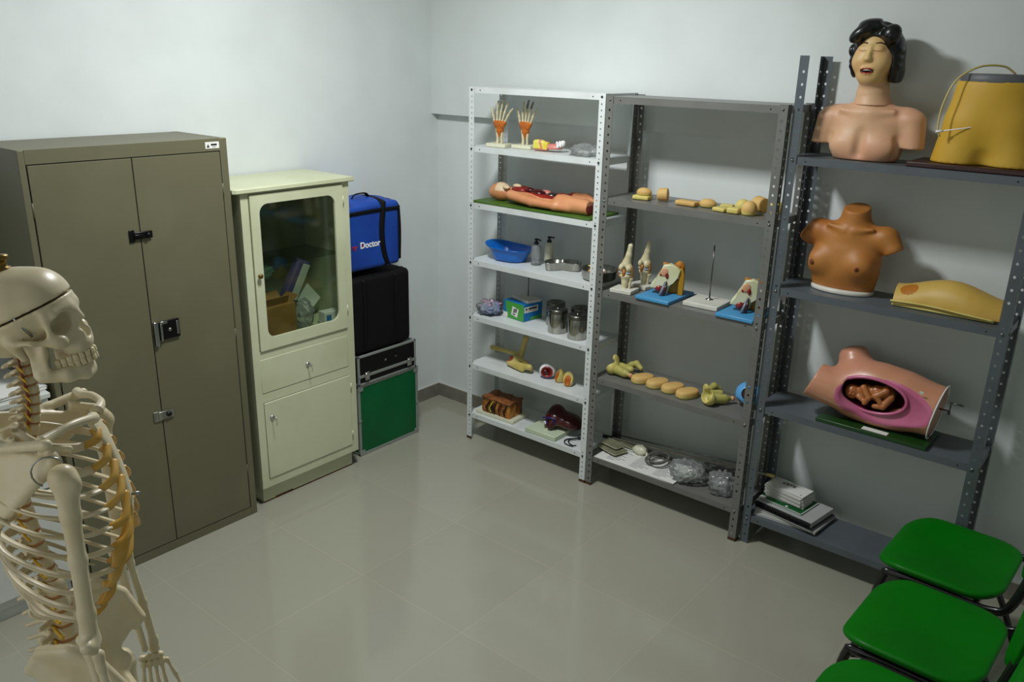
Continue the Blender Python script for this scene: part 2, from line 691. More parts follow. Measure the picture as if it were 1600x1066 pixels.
# ---------------------------------------------------------------- brown steel cupboard
M_brown = mat('taupe_enamel', (100, 97, 74), .45, col2=(106, 103, 80), scale=3, lo=.45, hi=.7, bump=.05, bscale=300)
M_browns = mat('taupe_enamel_edge', (95, 92, 71), .45)
M_gap = mat('dark_gap', (14, 14, 13), .9)
M_blackm = mat('black_metal', (24, 24, 25), .3, .6)
M_chrome = mat('chrome', (200, 200, 198), .18, 1.0)
M_steel = mat('brushed_steel', (168, 168, 162), .3, 1.0, col2=(140, 140, 136), scale=30, stretch=(1, 1, .05))
M_paper = mat('white_paper', (222, 222, 216), .7)
M_ink = mat('black_ink', (22, 22, 24), .7)
kb = thing('storage_cupboard', 'tall taupe steel double-door cupboard with three locks', 'cupboard', (.02, -2.592, 0))
kx, ky, kh = .404, .852, 1.842
m = MB()
m.bx(.001, kx-.004, .0012, ky-.0012, .012, kh-.0008, 0, .002)
m.bx(.002, kx, .0, .024, .0, kh, 0, .003)
m.bx(.002, kx, ky-.034, ky, .0, kh, 0, .003)
m.bx(kx-.012, kx, .024, ky-.034, kh-.052, kh, 0)
m.bx(kx-.012, kx, .024, ky-.034, .0, .042, 0)
m.build('body', M_brown, kb)
M_ = MB()
M_.bx(kx-.0035, kx-.003, .025, ky-.035, .042, kh-.052)
M_.build('gap', M_gap, kb)
for j, (a, b) in enumerate(((.0285, .4185), (.4225, ky-.0385))):
    d = MB().bx(kx-.003, kx+.0005, a, b, .046, kh-.0565, 0, .0012, 1).build('door', M_brown, kb)
    h = MB()
    for z in (.25, .95, 1.62):
        y = a-.002 if j == 0 else b+.002
        h.cyl((kx-.001, y, z-.03), (kx-.001, y, z+.03), .0035, n=8)
    h.build('hinge', M_browns, d)
# upper black hasp
def onx(bm_, *a):
    return bm_
m = MB()
m.box((kx+.004, .382, 1.476), (.006, .022, .05), None, 0, .002)
m.box((kx+.008, .428, 1.476), (.008, .078, .03), None, 0, .003)
m.cyl((kx+.008, .447, 1.476), (kx+.02, .447, 1.476), .009, n=12)
m.box((kx+.014, .405, 1.476), (.006, .034, .012), None, 0, .002)
m.build('hasp', M_blackm, kb)
m = MB()
m.box((kx+.003, .40, .672), (.004, .04, .046), None, 0, .001)
m.box((kx+.006, .437, .672), (.005, .07, .036), None, 0, .001)
m.cyl((kx+.008, .448, .672), (kx+.013, .448, .672), .012, n=14, mi=1)
m.build('hasp', [M_steel, M_dbolt], kb)
lk = MB()
lk.box((kx+.006, .492, 1.055), (.012, .098, .082), None, 0, .003)
lk = lk.build('lock', M_blackm, kb)
m = MB()
m.box((kx+.0075, .434, 1.045), (.015, .018, .105), None, 0, .002)
m.box((kx+.013, .456, 1.05), (.006, .009, .078), None, 0, .001)
m.box((kx+.013, .53, 1.058), (.005, .01, .06), None, 0, .001)
m.box((kx+.0125, .47, 1.09), (.004, .03, .012), None, 0, .001)
m.build('lock_trim', M_chrome, lk)
MB().lathe([(.008, 0), (.008, .004), (.004, .006), (.001, .006)], (kx+.012, .494, 1.055), 16, 0, (0, 90, 0)).build('keyhole', M_steel, lk)
st = MB().bx(kx+.0003, kx+.0012, .748, .814, 1.801, 1.829, 0, .0003, 1).build('sticker', M_paper, kb)
m = MB()
m.raw([(kx+.0016, .754, 1.806), (kx+.0016, .768, 1.806), (kx+.0016, .761, 1.821)], [(0, 1, 2)], 0, False)
m.bx(kx+.0012, kx+.0016, .775, .803, 1.813, 1.821)
m.bx(kx+.0012, kx+.0016, .781, .797, 1.806, 1.808)
m.build('print', M_ink, st)

# ---------------------------------------------------------------- low white cabinet at the picture's edge
M_offw = mat('white_lacquer', (205, 208, 203), .4, col2=(196, 199, 193), scale=5)
lc = thing('low_cabinet', 'low white drawer cabinet behind the skeleton, left of the taupe cupboard', 'cabinet', (.02, -3.32, 0))
ly = .70
m = MB()
m.bx(0, .395, 0, ly, .06, .895, 0, .003)
m.bx(.02, .37, .02, ly-.02, 0, .06, 0)
m.build('body', M_offw, lc)
MB().bx(0, .418, -.006, ly+.004, .895, .917, 0, .003).build('top', M_offw, lc)
for z0, z1 in ((.70, .87), (.52, .69), (.1, .51)):
    d = MB().bx(.3955, .411, .012, ly-.012, z0, z1, 0, .003).build('drawer', M_offw, lc)
    MB().tube([(.411, ly*.4, z1-.05), (.43, ly*.4, z1-.05), (.43, ly*.6, z1-.05), (.411, ly*.6, z1-.05)], .005, 8).build('handle', M_chrome, d)

# ---------------------------------------------------------------- cream medicine cabinet
M_cream = mat('cream_enamel', (200, 204, 172), .42, col2=(190, 194, 160), scale=4, bump=.04, bscale=200)
M_dust = mat('cream_worn', (176, 176, 150), .6, col2=(128, 104, 62), scale=18, lo=.5, hi=.72)
M_brass = mat('brass', (120, 96, 48), .35, .9)
M_glass = glassy('cabinet_glass', (228, 234, 226), .965, .05, True)
M_cab_in = mat('cabinet_lining', (150, 152, 130), .7)
cc = thing('medicine_cabinet', 'cream enamel cabinet with a glass upper door, drawer and locked lower door', 'cabinet', (.03, -1.686, 0))
X1, Y1 = .377, .625
m = MB()
ZB, ZT = .098, 1.592
m.bx(0, X1, 0, .006, ZB, ZT, 0)
m.bx(0, X1, Y1-.006, Y1, ZB, ZT, 0)
m.bx(0, .006, .006, Y1-.006, ZB, ZT, 0)
m.bx(.006, X1, .006, Y1-.006, ZB, ZB+.01, 0)
m.bx(.006, X1-.01, .006, Y1-.006, .83, .838, 0)
m.bx(.006, X1-.01, .006, Y1-.006, ZT-.008, ZT, 0)
# front face frame
m.bx(X1-.008, X1, .006, .04, ZB+.01, ZT, 0)
m.bx(X1-.008, X1, Y1-.046, Y1-.006, ZB+.01, ZT, 0)
m.bx(X1-.008, X1, .04, Y1-.046, 1.583, ZT, 0)
m.bx(X1-.008, X1, .04, Y1-.046, .782, .826, 0)
m.bx(X1-.008, X1, .04, Y1-.046, .56, .606, 0)
m.bx(X1-.008, X1, .04, Y1-.046, ZB+.01, .143, 0)
m.build('body', M_cream, cc)
MB().bx(.01, X1-.034, .02, Y1-.02, .003, ZB+.001, 0, .003).build('plinth', M_cream, cc)
m = MB()
m.bx(X1-.0345, X1-.0335, .02, Y1-.02, 0, .008)
m.bx(X1-.0345, X1-.0332, .09, .2, .006, .013)
m.build('rust_strip', M_rust, cc)
MB().prism([(-.01, -.045), (X1+.01, -.045), (X1+.022, -.03), (X1+.022, Y1+.022), (-.01, Y1+.022)], 1.592, 1.614, 0, .004).build('top', M_cream, cc)
MB().bx(.008, .30, .008, Y1-.008, 1.21, 1.214).build('inner_shelf', M_glass, cc)
m = MB()
m.bx(.0065, .008, .008, Y1-.008, .838, 1.58)
m.build('back_lining', M_cab_in, cc)
m = MB()
m.bx(X1-.006, X1-.0045, .036, Y1-.042, .60, .80)
m.bx(X1-.006, X1-.0045, .036, Y1-.042, .13, .57)
m.build('gap', M_gap, cc)

def rrect(w, h, r, n=6, cx=0, cy=0):
    o = []
    for a0, sx, sy in ((0, 1, 1), (90, -1, 1), (180, -1, -1), (270, 1, -1)):
        for k in range(n+1):
            a = R(a0+90*k/n)
            o.append((cx+sx*(w/2-r)+r*math.cos(a), cy+sy*(h/2-r)+r*math.sin(a)))
    return o

def ring_panel(m, outer, inner, x0, x1, mi=0):
    """frame between two outlines with the same point count, from depth x0 to x1 (local x), outline in (y, z)"""
    n = len(outer)
    A = [Vector((x1, a, b)) for a, b in outer]
    B = [Vector((x1, a, b)) for a, b in inner]
    C_ = [Vector((x0, a, b)) for a, b in inner]
    D_ = [Vector((x0, a, b)) for a, b in outer]
    vs = A+B+C_+D_
    fs = []
    for k in range(n):
        j = (k+1) % n
        for s in range(4):
            t = (s+1) % 4
            fs.append((s*n+k, s*n+j, t*n+j, t*n+k))
    m.raw(vs, fs, mi, False)
    return m
dr = MB()
ring_panel(dr, rrect(.536, .752, .004, 6, .311, 1.205), rrect(.438, .648, .045, 6, .309, 1.211), X1-.004, X1+.009)
dr = dr.build('glass_door', M_cream, cc)
MB().bx(X1-.003, X1-.0005, .085, .535, .88, 1.545).build('pane', M_glass, dr)
m = MB()
m.lathe([(.004, 0), (.004, .012), (.011, .014), (.012, .02), (.008, .025), (.001, .026)], (X1+.009, .061, 1.203), 18, 0, (0, 90, 0))
m.build('knob', M_brass, dr)
for z in (1.50, .93):
    MB().cyl((X1+.006, .583, z-.022), (X1+.006, .583, z+.022), .0045, n=10).build('hinge', M_cream, dr)
dw = MB().bx(X1-.004, X1+.002, .038, .578, .609, .783, 0, .002).build('drawer', M_cream, cc)
def key(m, x, y, z):
    m.lathe([(.012, 0), (.012, .004), (.008, .009), (.001, .01)], (x, y, z), 16, 0, (0, 90, 0))
    m.box((x+.018, y, z), (.02, .003, .006), None, 0)
    m.tube([(x+.028+.009*math.cos(a), y, z+.009*math.sin(a)) for a in np.linspace(0, 2*PI, 13)[:-1]], .002, 6, closed=True)
    m.tube([(x+.034, y, z-.004), (x+.036, y+.003, z-.02), (x+.034, y, z-.036)], .002, 6)
m = MB()
key(m, X1+.002, .312, .694)
m.build('key', M_chrome, dw)
ld_ = MB().bx(X1-.004, X1+.006, .042, .582, .146, .557, 0, .003).build('lower_door', M_cream, cc)
m = MB()
key(m, X1+.006, .078, .475)
m.build('key', M_chrome, ld_)
for z in (.49, .21):
    MB().cyl((X1+.005, .586, z-.02), (X1+.005, .586, z+.02), .0045, n=10).build('hinge', M_cream, ld_)

# ---------------------------------------------------------------- stacked cases beside the cabinet
M_alu = mat('aluminium', (158, 162, 158), .42, .45)
M_green = mat('green_laminate', (0, 98, 52), .4, col2=(0, 90, 47), scale=5, spec=.3)
M_dark = mat('black_laminate', (11, 11, 12), .4, spec=.3)
def alu_case(name, label, y0, y1, x0, x1, z0, z1, face, e):
    t = thing(name, label, 'case', (0, 0, 0))
    t.location = ((x0+x1)/2, (y0+y1)/2, z0)
    hx, hy, h = (x1-x0)/2, (y1-y0)/2, z1-z0
    MB().bx(-hx+.002, hx-.002, -hy+.002, hy-.002, .002, h-.002, 0).build('shell', face, t)
    m = MB()
    for sx in (-1, 1):
        for sy in (-1, 1):
            m.bx(sx*hx, sx*(hx-e), sy*hy, sy*(hy-e), 0, h, 0, .003)
    for z in (0, h-e):
        for sx in (-1, 1):
            m.bx(sx*hx, sx*(hx-e), -hy, hy, z, z+e, 0, .003)
        for sy in (-1, 1):
            m.bx(-hx, hx, sy*hy, sy*(hy-e), z, z+e, 0, .003)
    m.build('edging', M_alu, t)
    return t, hx, hy, h
t, hx, hy, h = alu_case('flight_case', 'green flat case with aluminium edging standing on the floor', -.99, -.524, .05, .336, 0, .436, M_green, .018)
for y, z in ((-hy, h), (hy, h), (-hy, 0), (hy, 0)):
    MB().box((hx+.0015, y-math.copysign(.018, y), z+(.018 if z == 0 else -.018)), (.003, .036, .036), None, 0, .001).build('corner_cap', M_alu, t)
for y, z in ((-.1, h-.008), (.08, h-.008), (0, .009), (-hy+.008, .22), (hy-.008, .2)):
    MB().box((hx+.002, y, z), (.004, .022, .012), None, 0, .001).build('clip', M_alu, t)
t, hx, hy, h = alu_case('instrument_case', 'black hard case with silver edges and two latches on the green case', -.99, -.545, .04, .345, .436, .612, M_dark, .014)
MB().bx(hx-.002, hx+.002, -hy, hy, .045, .062, 0, .001).build('lid_seam', M_alu, t)
for y in (-.165, .16):
    m = MB()
    m.box((hx+.006, y, .053), (.01, .032, .05), None, 0, .002)
    m.box((hx+.013, y, .045), (.006, .022, .024), None, 0, .002)
    m.cyl((hx+.012, y-.016, .068), (hx+.012, y+.016, .068), .004, n=8)
    m.build('latch', M_chrome, t)
m = MB()
m.box((hx+.001, -.02, .11), (.002, .01, .01), None)
m.box((hx+.001, .06, .112), (.002, .006, .006), None)
m.build('rivet', M_alu, t)
# soft bags
M_bagk = mat('black_nylon', (10, 10, 11), .8, bump=.3, bscale=400, spec=.2)
M_bagk2 = mat('black_webbing', (6, 6, 7), .7, spec=.2)
M_bagb = mat('blue_nylon', (8, 66, 160), .6, col2=(4, 52, 140), scale=4, bump=.35, bscale=25)
M_red = mat('red_print', (176, 28, 34), .6)
M_wht = mat('white_print', (235, 235, 235), .6)
def pillow_box(hx, hy, h, r, amp, seed=0):
    f = F()
    f.b((0, 0, h/2), (hx, hy, h/2), None, r, .01)
    return f
f = F()
f.b((0, 0, .222), (.145, .218, .218), None, .03, .001)
t = thing('soft_case', 'black nylon carrying case stacked under the blue bag', 'bag', (.2, -.795, .612))
sdf_obj('shell', f, (-.17, -.24, -.01), (.17, .24, .46), .012, M_bagk, t)
m = MB()
for y in (-.13, .1):
    m.tube(catmull([(.10, y, .436), (.142, y, .425), (.149, y, .38), (.149, y, .12), (.147, y, .03)], 6), .016, 6, flat=.2, up=(0, 1, 0) if False else (1, 0, .01))
m.build('strap', M_bagk2, t)
m = MB()
m.tube([(.10+.02*math.sin(v*3), -.19+v*.38, .441-.0*v) for v in np.linspace(0, 1, 10)], .004, 6)
m.build('zip', M_bagk2, t)
f = F()
f.b((0, 0, .182), (.14, .19, .178), None, .022, .001)
f.e((.0, 0, .36), (.12, .17, .02), k=.02)
t = thing('medical_bag', 'bright blue padded bag with black straps on top of the stacked cases', 'bag', (.2, -.838, 1.055+.03))
sdf_obj('shell', f, (-.16, -.21, -.01), (.16, .21, .39), .01, M_bagb, t)
m = MB()
m.tube(catmull([(-.12, .075, .366), (0, .075, .378), (.12, .07, .365), (.143, .06, .34), (.1455, .045, .2), (.1445, .06, .08), (.142, .085, .015)], 6), .02, 6, flat=.15, up=(1, 0, .3))
m.build('strap', M_bagk2, t)
m = MB()
m.tube(catmull([(.143, -.18, .318), (.144, 0, .322), (.143, .178, .318)], 6), .011, 6, flat=.3, up=(1, 0, 0))
m.tube(catmull([(.134, .182, .33), (.138, .186, .2), (.134, .184, .03)], 6), .012, 6, flat=.5, up=(1, 0, 0))
m.tube(catmull([(-.1, .187, .345), (.05, .19, .348), (.132, .183, .332)], 6), .01, 6, flat=.5, up=(0, 1, 0))
m.build('piping', M_bagk2, t)
m = MB()
m.tube(catmull([(.03, -.06, .374), (.04, -.04, .4), (.04, .03, .4), (.03, .06, .374)], 6), .009, 6, flat=.4)
m.build('handle', M_bagk2, t)
FM = frame_mat((0, 1, 0), (0, 0, 1))
text('lettering', 'Doctor', .047, M_wht, t, (.1412, -.103, .143), FM, bold=.0012)
text('lettering', 'er', .045, M_red, t, (.1412, -.162, .139), FM, bold=.0012)
m = MB()
m.bx(.1412, .1425, -.0945, -.0825, .1405, .1455)
m.bx(.1412, .1425, -.091, -.086, .137, .149)
m.build('cross_print', M_red, t)

# ---------------------------------------------------------------- green chairs
M_seat = mat('green_plastic', (0, 108, 6), .42, col2=(0, 100, 5), scale=3, spec=.18)
M_frame = mat('black_tube', (10, 10, 11), .25, spec=.6)
def seat_shape(cx, w, d, r, dish, drop, th):
    """rounded pad outline lofted: x depth d, y width w"""
    out = rrect(d, w, r, 8)
    rings = []
    for s, z in ((.0, -th+.004), (.82, -th+.002), (.955, -th+.006), (.992, -th*.55), (1.0, -th*.35), (.985, -.004), (.94, .0), (.8, -.003), (.55, -.008), (.25, -.011), (0.02, -.012)):
        ring = []
        for x, y in out:
            X, Y = x*s, y*s
            zz = z
            u = -X/(d/2)
            if u > .45:
                zz -= drop*((u-.45)/.55)**2
            if u < -.5:
                zz += drop*.7*((-u-.5)/.5)**2
            zz += dish*abs(Y/(w/2))**2.5*(1 if z > -th*.6 else .8)
            ring.append(Vector((X+cx, Y, zz)))
        rings.append(ring)
    return rings
def make_chair(label):
    t = thing('stacking_chair', label, 'chair', (0, 0, 0), 0, 'green chairs in a row')
    m = MB()
    m.loft(seat_shape(0, .478, .43, .118, .010, .024, .034), 0, True, True)
    s = m.build('seat', M_seat, t, (0, 0, .452))
    # backrest: curved pad
    out = rrect(.475, .30, .085, 8)
    rings = []
    for sc, off in ((.0, -.012), (.85, -.012), (.97, -.009), (1.0, 0), (.97, .009), (.85, .012), (.02, .012)):
        rings.append([Vector((off*.9-.055*(1-(y*sc/.2375)**2)*.6+.055+.16*(z*sc)/1.0, y*sc, z*sc)) for y, z in out])
    m = MB()
    m.loft(rings, 0, True, True)
    m.build('backrest', M_seat, t, (.245, 0, .697))
    m = MB()
    for y in (-.225, .225):
        m.tube(catmull([(-.225, y*1.02, .01), (-.19, y, .25), (-.165, y, .395), (-.13, y, .412), (.1, y, .412), (.19, y, .415), (.245, y, .45), (.285, y*.95, .60), (.315, y*.9, .76)], 5), .0125, 10, flat=1.25)
        m.tube(catmull([(.25, y*1.02, .01), (.16, y, .22), (.03, y, .40)], 5), .0125, 10)
    m.tube([(-.12, -.225, .405), (-.12, .225, .405)], .010, 8)
    m.tube([(.14, -.225, .405), (.14, .225, .405)], .010, 8)
    m.build('frame', M_frame, t)
    m = MB()
    for x, y in ((-.225, -.2295), (-.225, .2295), (.25, -.2295), (.25, .2295)):
        MB().cyl((x, y, 0), (x+math.copysign(.001, -x), y, .03), .016, n=12).build('foot_cap', M_frame, t)
    m.bm.free()
    return t
ch = make_chair('green plastic chair nearest the tall slate gray rack')
ch.location = (3.31, -.615, 0)
ch.rotation_euler = (0, 0, R(-2))
dup(ch, (3.355, -1.15, 0), R(-2), 'green plastic chair in the middle of the row of three', 'green chairs in a row')
dup(ch, (3.375, -1.69, 0), R(-2), 'green plastic chair mostly cut off by the bottom edge of the photo', 'green chairs in a row')
# ---------------------------------------------------------------- teaching skeleton
M_bone = mat('bone_plastic', (214, 202, 170), .38, col2=(200, 184, 144), scale=9, lo=.45, hi=.75, bump=.08, bscale=90, sss=.05)
M_cart = mat('amber_cartilage', (196, 148, 52), .4, col2=(204, 166, 84), scale=14)
M_disc = mat('disc_tan', (170, 120, 70), .5)
M_nerve = mat('yellow_nerve', (206, 164, 30), .45)
M_art = mat('artery_brown', (128, 62, 34), .4)
M_tooth = mat('tooth_ivory', (214, 200, 160), .3)
M_pinkb = mat('bone_inner', (206, 168, 138), .5)
sk = thing('teaching_skeleton', 'life-size plastic skeleton with sawn skull cap and amber rib cartilage', 'skeleton', (2.31, -3.32, 0), R(57))
SH = -.12
def shear(v):
    v = np.array(v, float)
    v[:, 2] += SH*v[:, 1]
    return v
def sp(p):
    return (p[0], p[1], p[2]+SH*p[1])
# skull: own frame, then pitched and placed
PIT = R(14)
SC_ = np.array([.86, .95, .96])
YAW = R(-10)
def skull_warp(v):
    v = np.array(v)*SC_
    x = v[:, 0]*math.cos(PIT)-v[:, 2]*math.sin(PIT)
    z = v[:, 0]*math.sin(PIT)+v[:, 2]*math.cos(PIT)
    y = v[:, 1]
    x, y = x*math.cos(YAW)-y*math.sin(YAW), x*math.sin(YAW)+y*math.cos(YAW)
    return np.stack([x+.004, y, z+1.752], 1)
f = F()
f.e((-.004, 0, .045), (.092, .071, .072), k=.01)
f.e((.048, 0, .05), (.042, .056, .05), k=.02)
f.e((-.055, 0, .02), (.045, .052, .045), k=.02)
f.e((-.02, 0, -.012), (.05, .04, .018), k=.015)
f.e((.066, 0, -.012), (.028, .034, .044), k=.018)
f.e((.074, 0, -.034), (.026, .029, .022), k=.012)
f.c((.074, .046, .03), (.089, .014, .033), .008, .008, k=.012, sym=True)
f.c((.06, .056, .034), (.057, .056, -.008), .0065, .007, k=.01, sym=True)
f.e((.068, .047, -.017), (.013, .011, .012), k=.014, sym=True)
f.c((.0, .065, .001), (.03, .068, -.004), .0055, .0055, k=.008, sym=True)
f.c((.03, .068, -.004), (.062, .055, -.014), .0055, .009, k=.008, sym=True)
f.c((-.012, .056, .004), (-.006, .05, -.028), .013, .007, k=.012, sym=True)
f.c((.083, 0, .032), (.099, 0, .006), .009, .0055, k=.012)
f.c((.092, .012, -.018), (.084, .02, -.034), .006, .007, k=.01, sym=True)
f.e((.062, .078, .012), (.034, .017, .032), k=.014, op=-1, sym=True)
f.e((.082, .034, .011), (.036, .0195, .0180), (0, 0, 18), k=.006, op=-1, sym=True)
f.e((.098, 0, -.013), (.017, .0105, .0165), k=.004, op=-1)
f.e((.016, .062, -.018), (.012, .02, .012), k=.006, op=-1, sym=True)
CN = (-.17, 0, 1.0)
cut = (.085, 0, .052)
low = F()
low.ops = list(f.ops)
low.plane(cut, CN)
cap = F()
cap.ops = list(f.ops)
cap.plane((cut[0], 0, cut[2]+.0032), (-CN[0], 0, -CN[2]))
sdf_obj('skull', low, (-.11, -.085, -.06), (.12, .085, .13), .0032, M_bone, sk, warp=skull_warp)
capo = sdf_obj('skull_cap', cap, (-.11, -.085, -.06), (.12, .085, .13), .0032, M_bone, sk, warp=skull_warp)
def swp(p):
    return tuple(skull_warp(np.array([p]))[0])
m = MB()
p = swp((-.004, 0, .114))
m.lathe([(.014, -.004), (.014, .006), (.009, .007), (.009, .018), (.012, .019), (.012, .026), (.001, .027)], p, 16)
m.build('hanger_fitting', M_brass, capo)
m = MB()
for y in (-1, 1):
    m.box(swp((-.03, y*.0735, .066)), (.012, .004, .018), None, 0, .001)
    m.cyl(swp((-.03, y*.074, .074)), swp((-.03, y*.079, .074)), .004, n=10)
m.build('cap_hook', M_steel, capo)
m = MB()
for y in (-1, 1):
    m.tube([swp((.012, y*.0655, .055)), swp((.02, y*.064, .03)), swp((.03, y*.06, .006))], .0022, 8)
m.build('jaw_spring', M_steel, sk)
# jaw
f = F()
f.b((.017, .049, -.036), (.0155, .0035, .034), (0, 12, 0), .003, .006, sym=True)
f.c((.005, .05, -.006), (.008, .049, -.02), .0065, .006, k=.008, sym=True)
f.c((.038, .049, -.012), (.03, .049, -.03), .004, .007, k=.008, sym=True)
f.c((.01, .047, -.068), (.05, .036, -.077), .011, .0125, k=.008, sym=True)
f.c((.05, .036, -.077), (.066, .014, -.082), .0125, .0125, k=.008, sym=True)
f.c((.066, .014, -.082), (.066, -.014, -.082), .0125, .0125, k=.008)
f.c((.071, .009, -.09), (.071, -.009, -.09), .009, k=.01)
f.c((.03, .04, -.074), (.066, .022, -.074), .006, .006, k=.008, sym=True)
f.c((.066, .022, -.074), (.077, 0, -.074), .006, .006, k=.008, sym=True)
f.e((.016, .06, -.032), (.008, .006, .01), k=.006, op=-1, sym=True)
jaw = sdf_obj('jaw', f, (-.02, -.07, -.11), (.11, .07, .01), .003, M_bone, sk, warp=skull_warp)
def teeth(zc, hgt, par, ro):
    m = MB()
    arch = catmull([(.034, -.036, 0), (.055, -.031, 0), (.078, -.021, 0), (.0925, -.009, 0), (.0945, 0, 0), (.0925, .009, 0), (.078, .021, 0), (.055, .031, 0), (.034, .036, 0)], 8)
    L = [0]
    for a, b in zip(arch, arch[1:]):
        L.append(L[-1]+(b-a).length)
    for k in range(14):
        s = L[-1]*(k+.5)/14
        i = max(j for j in range(len(L)-1) if L[j] <= s)
        q = arch[i].lerp(arch[i+1], (s-L[i])/(L[i+1]-L[i]))
        d = arch[i+1]-arch[i]
        a = math.atan2(d.y, d.x)
        w = L[-1]/14*.9
        vs = []
        mm = MB()
        mm.box((q.x*ro, q.y*ro, zc), (w, .0075, hgt), (0, 0, math.degrees(a)), 0, .0022)
        for v in mm.bm.verts:
            v.co = Vector(swp(v.co))
        vs = [v.co.copy() for v in mm.bm.verts]
        mm.bm.verts.index_update()
        m.raw(vs, [[v.index for v in q_.verts] for q_ in mm.bm.faces])
        mm.bm.free()
    m.build('teeth', M_tooth, par)
teeth(-.0535, .0115, sk, 1.0)
teeth(-.0645, .0125, jaw, .985)

# spine
def spine_x(z):
    return float(np.interp(z, [1.08, 1.15, 1.21, 1.285, 1.37, 1.45, 1.53, 1.60, 1.645, 1.70, 1.73], [-.035, -.024, -.022, -.03, -.046, -.055, -.045, -.016, -.010, -.014, -.016]))
def vert_mesh(r, h, tl, sl, sd, kind):
    g = F()
    g.c((0, 0, -h*.28), (0, 0, h*.28), r*.92, r*.92, k=.004)
    g.c((-r*.9, r*.55, 0), (-r*1.6, tl, h*.15), r*.3, r*.22, k=.005, sym=True)
    g.c((-r*1.0, r*.5, 0), (-r*1.7, 0, 0), r*.28, r*.24, k=.005, sym=True)
    g.c((-r*1.6, 0, 0), (-r*1.7-sl, 0, -sd), r*.28, r*.2, k=.004)
    g.b((-r*1.25, r*.62, 0), (r*.22, r*.16, h*.62), None, .002, .004, sym=True)
    if kind == 'c':
        g.c((-r*1.6-sl*.7, 0, -sd*.7), (-r*1.7-sl, .005, -sd), r*.22, r*.18, k=.004, sym=True)
    return g
levels = []
zc = np.linspace(1.705, 1.602, 7)
zt = np.linspace(1.583, 1.296, 12)
zl = np.linspace(1.268, 1.142, 5)
proto = {}
for kind, zs_ in (('c', zc), ('t', zt), ('l', zl)):
    for i, z in enumerate(zs_):
        levels.append((kind, float(z)))
spec = {'c': (.0118, .0128, .025, .014, .006, 'cervical_vertebra'), 't': (.0145, .019, .03, .028, .026, 'thoracic_vertebra'), 'l': (.020, .024, .038, .028, .008, 'lumbar_vertebra')}
for i, (kind, z) in enumerate(levels):
    r, h, tl, sl, sd, nm = spec[kind]
    x = spine_x(z)
    if kind not in proto:
        o = sdf_obj(nm, vert_mesh(r, h, tl, sl, sd, kind), (-.1, -.06, -.06), (.035, .06, .03), .0028, M_bone, sk)
        for s in (-1, 1):
            m = MB()
            m.tube(catmull([(-r*.9, s*r*.4, -h*.5), (-r*.5, s*r*1.25, -h*.6), (r*.1, s*r*(1.9 if kind != 'c' else 2.1), -h*.95)], 4), r*.17, 6)
            m.build('nerve_root', M_nerve, o)
        if kind == 'c':
            for s in (-1, 1):
                MB().tube([(-r*.35, s*r*1.25, -h*.85), (-r*.4, s*r*1.4, 0), (-r*.35, s*r*1.25, h*.85)], r*.2, 6).build('artery', M_art, o)
        m = MB()
        hh = h*.28+r*.9
        m.cyl((0, 0, -h*.62), (0, 0, -h*.36), r*.93, n=16)
        m.build('disc', M_disc, o)
        proto[kind] = o
    else:
        o = proto[kind].copy()
        COL.objects.link(o)
        for ch_ in proto[kind].children:
            c_ = ch_.copy()
            COL.objects.link(c_)
            c_.parent = o
    o.parent = sk
    o.location = (x, 0, z)
    dz = .02
    o.rotation_euler = (0, -math.atan2(spine_x(z+dz)-spine_x(z-dz), 2*dz)*-1, 0)
# sacrum and pelvis
f = F()
f.c((-.03, 0, 1.12), (-.075, 0, 1.03), .022, .012, k=.01)
f.c((-.035, 0, 1.115), (-.05, .045, 1.09), .016, .016, k=.02, sym=True)
f.c((-.075, 0, 1.03), (-.065, 0, .99), .01, .006, k=.01)
sac = sdf_obj('sacrum', f, (-.11, -.08, .97), (.01, .08, 1.15), .004, M_bone, sk, warp=shear)
def hip_field(s):
    f = F()
    crest = [(-.078, s*.05, 1.13), (-.045, s*.09, 1.188), (.008, s*.125, 1.203), (.055, s*.135, 1.165), (.084, s*.125, 1.105)]
    for a, b in zip(crest, crest[1:]):
        f.c(a, b, .0075, .0075, k=.006)
    base = (.02, s*.085, 1.05)
    for t in np.linspace(0, 1, 27):
        q = np.array([np.interp(t*4, range(5), [c[i] for c in crest]) for i in range(3)])
        mid = .5*(q+np.array(base))+np.array([-.006, s*.004, 0])
        f.c(tuple(q), tuple(mid), .0065, .0065, k=.013)
        f.c(tuple(mid), base, .0065, .011, k=.013)
    f.c((.084, s*.125, 1.105), (.076, s*.12, 1.085), .008, .007, k=.006)
    f.e((.035, s*.088, 1.025), (.03, .022, .03), k=.01)
    f.c((.04, s*.075, 1.02), (.085, s*.015, .975), .012, .011, k=.012)
    f.c((.02, s*.08, 1.01), (-.005, s*.062, .93), .015, .013, k=.012)
    f.c((-.005, s*.062, .925), (.08, s*.018, .955), .008, .008, k=.01)
    f.e((.042, s*.113, 1.025), (.023, .018, .023), k=.004, op=-1)
    return f
for s in (-1, 1):
    ys = sorted((s*.0, s*.16))
    sdf_obj('hip_bone', hip_field(s), (-.1, ys[0]-.004, .9), (.12, ys[1], 1.22), .0038, M_bone, sk, warp=shear)
